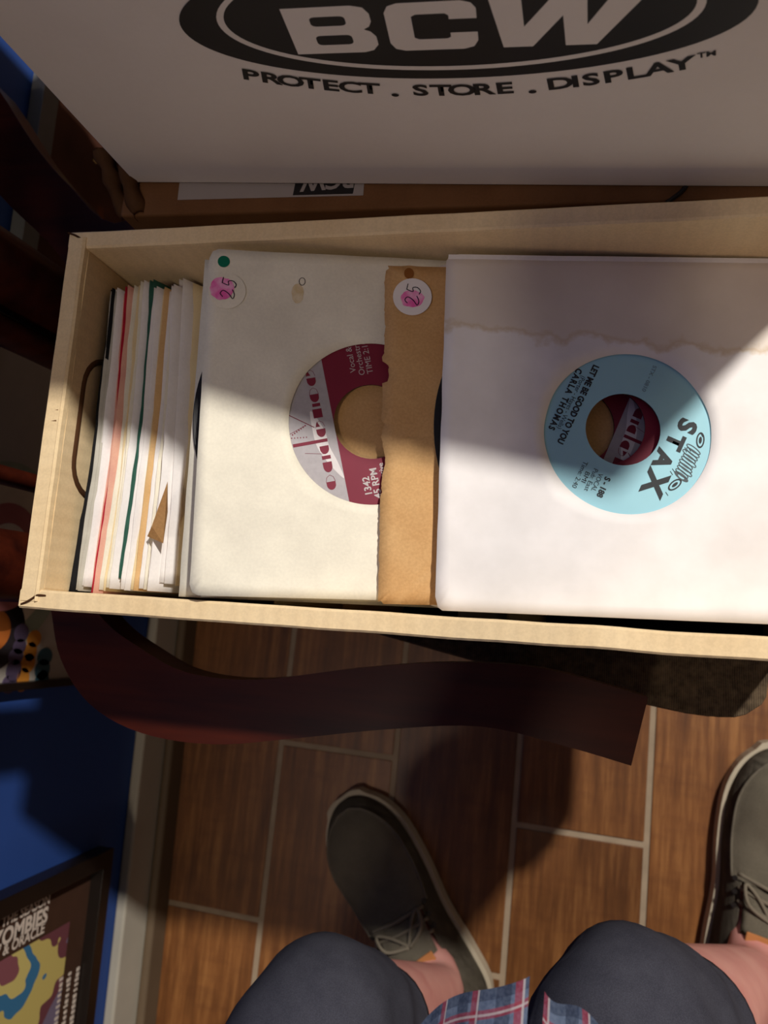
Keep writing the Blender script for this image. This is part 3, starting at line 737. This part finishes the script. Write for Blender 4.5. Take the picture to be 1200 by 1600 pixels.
def white_box():
    L, Dp, Hh = .4055, .215, .231; XR = .1995
    t = thing('storage_box', 'closed white cardboard storage box with black oval logo, behind the record box', 'box', WM)
    obj('front_panel', B(-L/2, XR, 0, .004, 0, Hh), M['white_board'], t, bevel=.0015)
    obj('rear_panel', B(-L/2, XR, Dp-.004, Dp, 0, Hh), M['white_board'], t)
    obj('end_panel', B(-L/2, -L/2+.004, .004, Dp-.004, 0, Hh), M['white_board'], t)
    obj('end_panel', B(XR-.004, XR, .004, Dp-.004, 0, Hh), M['white_board'], t)
    obj('bottom_panel', B(-L/2+.004, XR-.004, .004, Dp-.004, 0, .004), M['white_board'], t)
    obj('lid', B(-L/2, XR, 0, Dp, Hh, Hh+.004), M['white_board'], t, bevel=.001)
    F = lambda x, y, z: (x*SB, -z, y*SB)               # face coordinates (x across, y up), z outwards
    cx, cy = 0, .1265
    lg = obj('oval_logo', prism(circ(cx, cy, .1225, 90, .0370), None, .0002, f=F), M['black_ink'], t)
    obj('logo_ring', prism(circ(cx, cy+.0015, .1035, 90, .0328), None, .0003, [circ(cx, cy+.0018, .1000, 90, .0306)], f=F), M['white_board'], lg)
    lc = .0095                                          # logo centre against the picture measurements
    def poly(name, outer, holes=()):
        obj(name, prism(outer, None, .0003, holes, f=F), M['white_board'], lg)
    def fm(x0, x1, y0, y1, sl=0):
        return lambda p: (x0+lc+(x1-x0)*p[0]+sl*p[1], y0+(y1-y0)*p[1])
    k = fm(-.0815, -.0418, .1082, .1352, .0005)
    b_out = [(0, 0), (.82, 0), (.93, .04), (1, .16), (1, .34), (.95, .45), (.88, .5), (.95, .56), (.985, .66), (.985, .82), (.93, .95), (.8, 1), (0, 1)]
    poly('letter', [k(p) for p in b_out], [[k(p) for p in rrect(.29, .60, .70, .80, .06, 3)], [k(p) for p in rrect(.29, .19, .72, .40, .06, 3)]])
    k = fm(-.0362, .0032, .1082, .1352, .001)
    c_out = [(.16, 0), (.84, 0), (.95, .05), (1, .18), (1, .36), (.70, .36), (.70, .27), (.66, .24), (.34, .24), (.29, .28), (.29, .72), (.34, .76), (.66, .76), (.70, .72), (.70, .64), (1, .64), (1, .84), (.95, .95), (.84, 1), (.16, 1), (.05, .95), (0, .82), (0, .18), (.05, .05)]
    poly('letter', [k(p) for p in c_out])
    k = fm(.0082, .0700, .1082, .1352)
    w_out = [(.0, 1), (.085, 0), (.31, 0), (.505, .50), (.50, 0), (.72, 0), (1.08, 1), (.86, 1), (.655, .38), (.68, 1), (.47, 1), (.245, .38), (.23, 1)]
    w_out = [(0.02, 1), (.095, 0), (.30, 0), (.505, .62), (.525, 0), (.735, 0), (1.04, 1), (.82, 1), (.665, .42), (.655, 1), (.44, 1), (.245, .42), (.235, 1)]
    poly('letter', [k(p) for p in w_out])
    # slogan along the lower curve
    def word(s, u0, u1, size=.0104):
        n = len(s); wd = {'I': .45, '.': .4}
        ws = [wd.get(c, 1) for c in s]; tot = sum(ws); x = u0
        for c, ww in zip(s, ws):
            uc = x+(u1-u0)*ww/tot/2; x += (u1-u0)*ww/tot
            q = (uc+.0)/.105
            vv = .0810+.0150*q*q; sl = math.atan(2*.0150*q/.105)
            mw = Matrix.Translation((uc*SB, -.0003, vv*SB)) @ Matrix.Rotation(-sl, 4, 'Y') @ Matrix.Rotation(PI/2, 4, 'X')
            text('slogan_letter', c, size*SB, M['black_ink'], t, mw, bold=.00030, sx=1.62)
    word('PROTECT', -.1065, -.0385); word('.', -.0335, -.029, .014); word('STORE', -.0235, .0270); word('.', .0325, .037, .014); word('DISPLAY', .0430, .1040)
    text('slogan_letter', 'TM', .0042*SB, M['black_ink'], t, Matrix.Translation((.1085*SB, -.0003, .1*SB)) @ Matrix.Rotation(-.2, 4, 'Y') @ Matrix.Rotation(PI/2, 4, 'X'), bold=.0001, sx=1.3)
white_box()
t = thing('storage_box', 'added unseen white box shading the left side, upright on the side table behind the printed white box', 'box', T(-.10, .525, .5236))  # out-of-view box added to shade the left wall, posters and chair arm
obj('shade_box_body', B(-.245, .24, -.036, .014, 0, .47), M['white_board'], t, bevel=.002)
obj('lid', B(-.248, .243, -.039, .017, .472, .50), M['white_board'], t, bevel=.002)
# side table carrying the carton's rear
t = thing('side_table', 'plain dark wooden side table behind the armchair, under the carton', 'table', T(.05, .62, 0))
obj('table_top', B(-.37, .42, -.26, .29, .498, .5230), M['dark_wood'], t, bevel=.004)
for x in (-.345, .39):
    for y in (-.23, .26): obj('leg', B(x-.018, x+.018, y-.018, y+.018, .0006, .498), M['dark_wood'], t)

# ================================================================== pictures on the blue wall
def wallM(y, z, tilt=0):                                # local x along wall (+y), local y up, local z out of the wall
    mm = Matrix(((0, 0, 1), (1, 0, 0), (0, 1, 0))).to_4x4(); mm.translation = (WX+.001, y, z); return mm
def frame(t, w_, h_, bar, dep, mat, inner, name='frame'):
    f = obj(name, prism(rrect(-w_/2, -h_/2, w_/2, h_/2, .001, 1), 0, dep, [rrect(-w_/2+bar, -h_/2+bar, w_/2-bar, h_/2-bar, .001, 1)]), M[mat], t, bevel=.001)
    obj('print_sheet', prism([(-w_/2+bar, -h_/2+bar), (w_/2-bar, -h_/2+bar), (w_/2-bar, h_/2-bar), (-w_/2+bar, h_/2-bar)], .001, .004), M[inner], t)
# sideways concert poster, lower left: its right-hand edge is the frame's lowest side
PX = WX+.012
q0 = onx(170, 1323, PX)
Wd, Ht = .34, .46
t = thing('framed_poster', 'black framed poster with lettering and blue yellow artwork, lower left on the blue wall', 'poster', wallM(q0.y-Ht/2, q0.z+Wd/2))
frame(t, Ht, Wd, .017, .018, 'black_frame', 'brown_mat')
loc = lambda px, py: (lambda p: (p.y-(q0.y-Ht/2), p.z-(q0.z+Wd/2)))(onx(px, py, WX+.006))
TR = Matrix.Rotation(-PI/2, 4, 'Z')                     # text runs down the wall
a = loc(110, 1440)
obj('artwork', prism([(a[0], a[1]), (a[0], a[1]+.22), (a[0]-.17, a[1]+.22), (a[0]-.17, a[1])], .0042, .0045), M['swirl'], t)
for s, (px, py), sz, bo in (('TIME OF THE SEASON', (79, 1399), .0115, .0004), ('THE ZOMBIES', (75, 1424), .0185, .0008), ('ODESSEY & ORACLE', (70, 1445), .0120, .0004)):
    b = loc(px, py); text('lettering', s, sz*1.1, M['print_cream'], t, T(b[0]-.003, b[1], .0052) @ TR, bold=bo, align='RIGHT', sx=.95)
bm = bmesh.new()
for k in range(3):
    y = -.02
    for i in range(46):
        l = random.uniform(.002, .004); b = loc(122-13*k, 1512+8*k)
        box(bm, b[0]-i*.0052-l, b[0]-i*.0052, b[1]-.0035, b[1]+.0005+random.uniform(0, .002), .0042, .0048)
sf = obj('small_print', bm, M['print_cream'], t); sf['kind'] = 'stuff'
# pale poster behind the armchair
q1 = onx(140, 1068, WX+.01)
S1 = .325; S2 = .205
t = thing('framed_poster', 'pale poster with arcs and rows of purple orange and teal dots, behind the armchair', 'poster', wallM(q1.y+S1/2, q1.z+S2/2))
frame(t, S1, S2, .007, .012, 'black_frame', 'pale_poster')
loc1 = lambda px, py: (lambda p: (p.y-(q1.y+S1/2), p.z-(q1.z+S2/2)))(onx(px, py, WX+.0052))
def dots(name, col, L):
    bm = bmesh.new()
    for px, py, r, r2 in L:
        c = loc1(px, py); prism(circ(c[0], c[1], r, 18, r2), .0042, .0048, (), bm)
    obj(name, bm, plain(name+'_ink', col, .6, .2), t)
dots('purple_dots', rgb(92, 78, 104), [(33, 989, .0085, .010), (30, 1010, .007, .009), (24, 1026, .0075, .010), (21, 1048, .0105, .010), (14, 1069, .0085, .010)])
dots('orange_dots', rgb(196, 128, 48), [(53, 998, .008, .010), (47, 1018, .009, .009), (43, 1036, .009, .010), (35, 1062, .011, .009)])
dots('teal_dots', rgb(54, 84, 96), [(70, 1026, .0085, .011), (66, 1046, .010, .011), (65, 1062, .009, .010)])
c = loc1(-12, 985)
obj('dark_ring', prism(circ(c[0], c[1], .036, 40, .042), .0042, .0046, [circ(c[0], c[1], .019, 30, .023)]), plain('dark_ring_ink', rgb(50, 44, 48), .6, .2), t)
obj('orange_disc', prism(circ(c[0], c[1], .019, 30, .023), .0042, .0046), plain('orange_disc_ink', rgb(206, 116, 52), .6, .2), t)
c = loc1(10, 870)
for k, (r, col) in enumerate(((.085, rgb(150, 160, 140)), (.066, rgb(214, 200, 176)), (.048, rgb(176, 110, 110)), (.03, rgb(214, 204, 190)))):
    lo = -S2/2+.008
    pts = [(x, max(lo, y)) for x, y in circ(c[0], c[1], r, 40)]
    pts = [p for i, p in enumerate(pts) if i == 0 or p != pts[i-1]]
    obj('printed_arc', prism(pts, .0042, .0043+.0003*k), plain('arc_ink', col, .6, .2), t)
# brown picture with warm lamp reflections painted into its print, upper left
q2 = onx(75, 112, WX+.012)
t = thing('framed_picture', 'glossy dark brown picture with painted-in warm reflections in a silver frame, upper left', 'picture', wallM(q2.y-.02, q2.z-.15))
frame(t, .34, .31, .021, .014, 'silver_frame', 'reflection_print')
loc2 = lambda px, py: (lambda p: (p.y-(q2.y-.02), p.z-(q2.z-.15)))(onx(px, py, WX+.0052))
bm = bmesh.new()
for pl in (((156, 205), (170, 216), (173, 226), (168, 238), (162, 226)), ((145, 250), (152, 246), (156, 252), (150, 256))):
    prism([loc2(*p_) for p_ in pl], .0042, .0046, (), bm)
obj('painted_reflection', bm, M['reflection_paint'], t)  # yellow patches stand in for a lamp's glint on the glossy picture
# small cream card behind the chair back
q3 = onx(32, 500, WX+.003)
tag(obj('cream_card', prism(rrect(-.02, -.05, .02, .05, .002, 2), 0, .0015), M['yellow_paper'], mw=wallM(q3.y-.012, q3.z-.055)), 'small cream card on the blue wall behind the chair back', 'card')

# ================================================================== shoes
def shoe(name, label, toe, heel, flip):
    d = toe-heel; L = d.length; yd = d.normalized(); xd = Vector((yd.y, -yd.x, 0))
    mm = Matrix((xd, yd, Vector((0, 0, 1)))).transposed().to_4x4(); mm.translation = (heel.x, heel.y, .0008)
    t = thing(name, label, 'shoe', mm, 'pair of shoes')
    def hw(s):       # half widths (outer, inner) along the length
        base = .028+.020*math.sin(min(1, s/.95)*PI*.62)**1.4
        tip = math.sqrt(max(0, 1-max(0, (s-.70)/.30)**2.4)) if s > .70 else 1
        hl = math.sqrt(max(0, 1-((.14-s)/.14)**2)) if s < .14 else 1
        b = base*tip*hl; waist = .004*math.exp(-((s-.42)/.13)**2)
        return b+.002, b-waist+.001*math.sin(s*PI)
    NS = 34
    ss = [0.002+(.996)*(.5-.5*math.cos(PI*i/NS)) for i in range(NS+1)]
    def outline(off):
        R1 = []; L1 = []
        for s in ss:
            o, i = hw(s); c = .006*flip*math.sin(s*PI)-.004*flip*s
            y = s*L+(off if s > .97 else -off if s < .03 else 0)
            R1.append((c+flip*(o+off), y)); L1.append((c-flip*(i+off), y))
        return R1+L1[::-1]
    obj('sole', prism(outline(.0045), 0, .021), M['sole'], t, bevel=.003)
    top = lambda s: .052+.040*max(0, 1-s/.62)**.8+.008*math.exp(-((s-.8)/.12)**2) if s > .0 else .09
    NA = 22; bm = bmesh.new(); rows = []
    for s in ss:
        o, i = hw(s); c = .006*flip*math.sin(s*PI)-.004*flip*s; row = []
        tipz = (1-max(0, (s-.80)/.20)**3*.55)
        H_ = (top(s)*tipz)
        e = .62
        for j in range(NA+1):
            a = PI*j/NA; ca, sa = math.cos(a), math.sin(a)
            wx = (o if ca*flip > 0 else i) if True else 0
            x = c+math.copysign(abs(ca)**e, ca)*wx
            z = .019+(H_-.019)*abs(sa)**.8
            row.append(bm.verts.new((x, s*L, z)))
        rows.append(row)
    toec = []
    for k in range(NS):
        s = (ss[k]+ss[k+1])/2
        for j in range(NA):
            ja = (j+.5)/NA
            if .10 < s < .50 and .30 < ja < .70: continue
            if s <= .10 and .40 < ja < .60 and s > .06: continue
            bm.faces.new((rows[k][j], rows[k][j+1], rows[k+1][j+1], rows[k+1][j]))
    bmesh.ops.solidify(bm, geom=bm.faces[:], thickness=.0025)
    up = obj('upper', bm, M['taupe_dark'], t, True)
    up.modifiers.new('s', 'SUBSURF').render_levels = 1
    # vamp panel with raised moccasin seam
    def onup(s, ja, lift):
        o, i = hw(s); c = .006*flip*math.sin(s*PI)-.004*flip*s; a = PI*ja; ca, sa = math.cos(a), math.sin(a)
        wx = o if ca*flip > 0 else i
        H_ = top(s)*(1-max(0, (s-.80)/.20)**3*.55)
        n = Vector((ca*.8, 0, max(.2, sa)))
        if s > .85: n.y += (s-.85)*4
        return Vector((c+math.copysign(abs(ca)**.62, ca)*wx, s*L, .019+(H_-.019)*abs(sa)**.8))+n.normalized()*lift
    bm = bmesh.new(); rws = []
    for k in range(17):
        s = .50+.455*k/16
        hwid = .30*math.sqrt(max(.02, 1-max(0, (s-.74)/.215)**2.2)) if s > .74 else .30-.03*(.74-s)/.24
        rws.append([bm.verts.new(onup(s, .5+hwid*(j/10*2-1), .0022)) for j in range(11)])
    for k in range(16):
        for j in range(10): bm.faces.new((rws[k][j], rws[k][j+1], rws[k+1][j+1], rws[k+1][j]))
    seam = [rws[k][0].co.copy() for k in range(17)]+[rws[16][j].co.copy() for j in range(1, 10)]+[rws[k][10].co.copy() for k in range(16, -1, -1)]
    bmesh.ops.solidify(bm, geom=bm.faces[:], thickness=.0015)
    vp = obj('vamp', bm, M['taupe_suede'], t, True)
    bm = bmesh.new(); tube(bm, seam, .0014, 6); obj('seam', bm, M['taupe_dark'], vp, True)
    # tongue, lining, laces and eyelets
    bm = bmesh.new(); rws = []
    for k in range(9):
        s = .54-.20*k/8
        rws.append([bm.verts.new(onup(s, .5+.17*(j/6*2-1), -.002+.002*k/8)+Vector((0, 0, .0012*k))) for j in range(7)])
    for k in range(8):
        for j in range(6): bm.faces.new((rws[k][j], rws[k][j+1], rws[k+1][j+1], rws[k+1][j]))
    bmesh.ops.solidify(bm, geom=bm.faces[:], thickness=.003)
    obj('tongue', bm, M['taupe_suede'], t, True)
    bm = bmesh.new()
    for k in range(4): box(bm, -.018, .018, L*(.33+.0*k), L*.33+.010, .072+.0002*k, .0735+.0002*k)
    obj('lining', B(-.017, .017, L*.325, L*.36, .0835, .086), M['lining'], t, bevel=.001); bm.free()
    for k in range(3):
        s0, s1 = .40+.045*k, .43+.045*k
        bm = bmesh.new()
        tube(bm, smooth_path([onup(s0, .30, .002), onup((s0+s1)/2, .5, .0065), onup(s1, .70, .002)], 5), .0021, 7)
        obj('lace', bm, M['lace'], t, True)
        for ja in (.27, .73):
            p = onup(s0+.01, ja, .0022); bm = bmesh.new(); tube(bm, [p, p+Vector((math.cos(PI*ja)*.0012, 0, .0012))], .0026, 10); obj('eyelet', bm, M['eyelet'], t)
    bm = bmesh.new()
    for sg in (-1, 1):
        tube(bm, smooth_path([onup(.405, .5, .007), onup(.44, .5+.10*sg, .012), onup(.50, .5+.13*sg, .008), onup(.47, .5+.05*sg, .006), onup(.41, .5, .007)], 5), .0019, 6)
    obj('lace_bow', bm, M['lace'], t, True)
    return mm
tl, hl = at(533, 1252, .02), at(752, 1592, .02)
tl.z = hl.z = 0
mL = shoe('shoe', 'taupe suede lace-up shoe on the left foot, all of it in view', tl, hl, -1)
tr_, hr = at(1232, 1172, .02), at(1150, 1516, .02)
tr_.z = hr.z = 0
hr = tr_+(hr-tr_).normalized()*(tl-hl).length
mR = shoe('shoe', 'taupe suede lace-up shoe on the right foot, cut by the picture edge', tr_, hr, 1)

# ================================================================== the person
KL, KR = Vector((-.147, -.264, .440)), Vector((.041, -.232, .440))
HL, HR = Vector((-.150, -.62, .470)), Vector((.105, -.61, .470))
AL, AR = mL @ Vector((0, .060, .085)), mR @ Vector((0, .060, .085))
FL, FRr = mL @ Vector((0, .105, .040)), mR @ Vector((0, .105, .040))
TL_, TRr = mL @ Vector((0, .18, .030)), mR @ Vector((0, .18, .030))
HC = (HL+HR)/2
def person():
    root = thing('person', 'person in a plaid shirt, navy shorts and suede shoes, seated and leaning over the box', 'person', T(HC.x, HC.y, 0))
    inv = root.matrix_world.inverted()
    V = []; E = []; Rr = []
    def add(p, r, par=None):
        V.append(Vector(p)); Rr.append(r if isinstance(r, tuple) else (r, r))
        if par is not None: E.append((par, len(V)-1))
        return len(V)-1
    pel = add(HC+Vector((0, .0, .03)), (.125, .11))
    for H_, K_, A_, F_, T_ in ((HL, KL, AL, FL, TL_), (HR, KR, AR, FRr, TRr)):
        h = add(H_, .082, pel); th = add(H_.lerp(K_, .5), .070, h); k = add(K_, .051, th)
        c = add(K_.lerp(A_, .33), (.050, .050), k); c2 = add(K_.lerp(A_, .72), .038, c); a = add(A_, .031, c2)
        f = add(F_, (.024, .018), a); add(T_, (.024, .010), f)
    ab = add(HC+Vector((0, .03, .17)), (.135, .11), pel); ch = add(HC+Vector((.0, .10, .36)), (.15, .11), ab)
    up = add(HC+Vector((0, .15, .48)), (.11, .08), ch); nk = add(HC+Vector((0, .18, .56)), .052, up)
    hd = add(HC+Vector((0, .215, .64)), (.072, .088), nk); hd2 = add(HC+Vector((0, .235, .72)), (.068, .085), hd)
    for sg in (-1, 1):
        sh = add(HC+Vector((.165*sg, .13, .46)), .055, up); el = add(HC+Vector((.215*sg, .09, .25)), .043, sh)
        wr_ = add(Vector((.075*sg, -.115, 1.0)), .027, el); pm = add(Vector((.062*sg, -.06, 1.005)), (.036, .018), wr_)
        for f in range(4):
            a1 = add(Vector((.085*sg-.018*sg*f+.01*sg, -.015, 1.012)), .0095, pm); add(Vector((.075*sg-.018*sg*f, .022, 1.004)), .0082, a1)
        th = add(Vector((.035*sg, -.06, .99)), .0105, pm); add(Vector((.022*sg, -.03, .984)), .009, th)
    me = D.meshes.new('body'); me.from_pydata([inv @ v for v in V], E, []); me.materials.append(M['skin'])
    o = D.objects.new('body', me); SC.collection.objects.link(o)
    sk = o.modifiers.new('skin', 'SKIN'); sk.use_smooth_shade = True
    for i, sv in enumerate(me.skin_vertices[0].data): sv.radius = Rr[i]; sv.use_root = (i == 0)
    o.modifiers.new('sub', 'SUBSURF').levels = 2
    dg = bpy.context.evaluated_depsgraph_get(); dg.update()
    m2 = D.meshes.new_from_object(o.evaluated_get(dg)); D.objects.remove(o)
    for p in m2.polygons: p.use_smooth = True
    m2.name = 'body'
    b = D.objects.new('body', m2); SC.collection.objects.link(b); b.parent = root
    # face and hair
    hm = HC+Vector((0, .235, .70))
    bm = bmesh.new(); bmesh.ops.create_icosphere(bm, subdivisions=3, radius=1)
    for v in list(bm.verts):
        if v.co.y > .45 and v.co.z < .45: bm.verts.remove(v)
    for v in bm.verts: v.co = Vector((v.co.x*.083, v.co.y*.102, v.co.z*.085))*(1+.03*noise.noise(v.co*9))+hm+Vector((0, -.012, .035))
    obj('hair', bm, plain('brown_hair', rgb(70, 50, 36), .8, .2), root, True, mw=inv)
    for sg in (-1, 1):
        bm = bmesh.new(); bmesh.ops.create_icosphere(bm, subdivisions=2, radius=.012, matrix=Matrix.Translation(hm+Vector((.03*sg, .078, .0)))); obj('eye', bm, M['sticker'], root, True, mw=inv)
    bm = bmesh.new(); tube(bm, [hm+Vector((0, .085, .005)), hm+Vector((0, .108, -.03)), hm+Vector((0, .09, -.036))], [.008, .013, .008], 8); obj('nose', bm, M['skin'], root, True, mw=inv)
    # shorts: each leg wraps the thigh and ends below the knee
    bm = bmesh.new()
    for H_, K_, A_, sg in ((HL, KL, AL, -1), (HR, KR, AR, 1)):
        dn = (A_-K_).normalized()
        pts = [H_+Vector((-.02*sg, -.06, 0)), H_+Vector((0, .05, .004)), H_.lerp(K_, .45)+Vector((0, 0, .004)), H_.lerp(K_, .78)+Vector((0, 0, .003)), K_+Vector((0, -.012, .002)), K_+dn*.030+Vector((0, .010, 0)), K_+dn*.062+Vector((0, .004, 0)), K_+dn*.095+Vector((0, -.006, 0))]
        rr = [.10, .092, .078, .0615, .0535, .0535, .0545, .057]
        path = smooth_path(pts, 6); n = len(path); rings = []
        ringn = 40
        for i, p in enumerate(path):
            u = i/(n-1)*7; a = int(min(6, u)); r = rr[a]+(rr[a+1]-rr[a])*(u-a)
            d = (path[min(i+1, n-1)]-path[max(i-1, 0)]).normalized(); ax = Vector((1, 0, 0)); ax = (ax-ax.dot(d)*d).normalized(); bx = d.cross(ax)
            ring = []
            for k in range(ringn):
                an = 2*PI*k/ringn
                dv = ax*math.cos(an)+bx*math.sin(an)
                w_ = .0030*noise.noise(Vector((p.x*11, p.y*26, math.cos(an)*1.3+sg)))+.0016*math.sin(i*.8+an*2)
                ring.append(bm.verts.new(p+dv*(r+w_)))
            rings.append(ring)
        for r0, r1 in zip(rings, rings[1:]):
            for k in range(ringn): bm.faces.new((r0[k], r0[(k+1) % ringn], r1[(k+1) % ringn], r1[k]))
    tube(bm, smooth_path([HC+Vector((0, -.02, -.06)), HC+Vector((0, 0, .03)), HC+Vector((0, .03, .13))], 5), [(.17, .13)]*6+[(.165, .12)]*4+[(.15, .12)], 28)
    bmesh.ops.solidify(bm, geom=bm.faces[:], thickness=-.002)
    obj('shorts', bm, M['navy_cotton'], root, True, mw=inv)
    # plaid shirt: two open front tails running up to the chest, then the torso
    ZH = .62
    def panel(name, hem, edge_dirs):
        bm = bmesh.new(); uvl = bm.loops.layers.uv.new('uv'); rows = []; uvs = {}
        H_ = smooth_path([at(x, y, z) for x, y, z in hem], 6)
        n = len(H_); S_ = [0]
        for i in range(1, n): S_.append(S_[-1]+(H_[i]-H_[i-1]).length)
        for k in range(13):
            f = k/12; row = []
            for i, p in enumerate(H_):
                s = i/(n-1)
                e = edge_dirs[0].lerp(edge_dirs[1], s)
                q = p+e*f
                q += Vector((0, 0, 1))*(.0045*math.sin(s*9+f*2)*(1-f*.5)+.004*noise.noise(Vector((s*4, f*5, 3)))*f)
                v = bm.verts.new(q); row.append(v); uvs[v] = (S_[i], f*e.length)
            rows.append(row)
        for r0, r1 in zip(rows, rows[1:]):
            for j in range(n-1):
                fc = bm.faces.new((r0[j], r0[j+1], r1[j+1], r1[j]))
                for lp in fc.loops: lp[uvl].uv = uvs[lp.vert]
        bmesh.ops.solidify(bm, geom=bm.faces[:], thickness=.0012)
        obj(name, bm, M['plaid'], root, True, mw=inv)
    panel('shirt_front', [(560, 1690, .60), (620, 1640, .605), (668, 1590, .61), (715, 1560, .62), (770, 1538, .625), (828, 1522, .625)], (Vector((-.03, -.30, .26)), Vector((-.004, -.32, .30))))
    panel('shirt_front', [(851, 1549, .63), (885, 1568, .625), (935, 1602, .62), (985, 1650, .61)], (Vector((-.012, -.31, .29)), Vector((.03, -.30, .26))))
    bm = bmesh.new(); uvl = bm.loops.layers.uv.new('uv')
    prof = [(HC+Vector((0, -.02, .02)), (.165, .13)), (HC+Vector((0, .01, .14)), (.165, .135)), (HC+Vector((0, .09, .34)), (.18, .135)), (HC+Vector((0, .13, .45)), (.17, .11)), (HC+Vector((0, .165, .53)), (.075, .065))]
    rings = []
    for p, (a, b_) in prof: rings.append([bm.verts.new(p+Vector((a*math.cos(2*PI*k/32), b_*math.sin(2*PI*k/32), .0))) for k in range(32)])
    for r_, (r0, r1) in enumerate(zip(rings, rings[1:])):
        for k in range(32):
            fc = bm.faces.new((r0[k], r0[(k+1) % 32], r1[(k+1) % 32], r1[k]))
            for lp, uvv in zip(fc.loops, ((k, r_), (k+1, r_), (k+1, r_+1), (k, r_+1))): lp[uvl].uv = (uvv[0]*.032, uvv[1]*.13)
    obj('shirt_back', bm, M['plaid'], root, True, mw=inv)
    for sg in (-1, 1):
        bm = bmesh.new(); uvl = bm.loops.layers.uv.new('uv')
        tube(bm, [HC+Vector((.15*sg, .125, .47)), HC+Vector((.19*sg, .105, .36)), HC+Vector((.215*sg, .09, .25)), Vector((.135*sg, -.30, .88))], [.078, .066, .057, .05], 16, False)
        for fc in bm.faces:
            for lp in fc.loops: lp[uvl].uv = (lp.vert.co.x+lp.vert.co.y, lp.vert.co.z)
        obj('sleeve', bm, M['plaid'], root, True, mw=inv)
    return root
person()
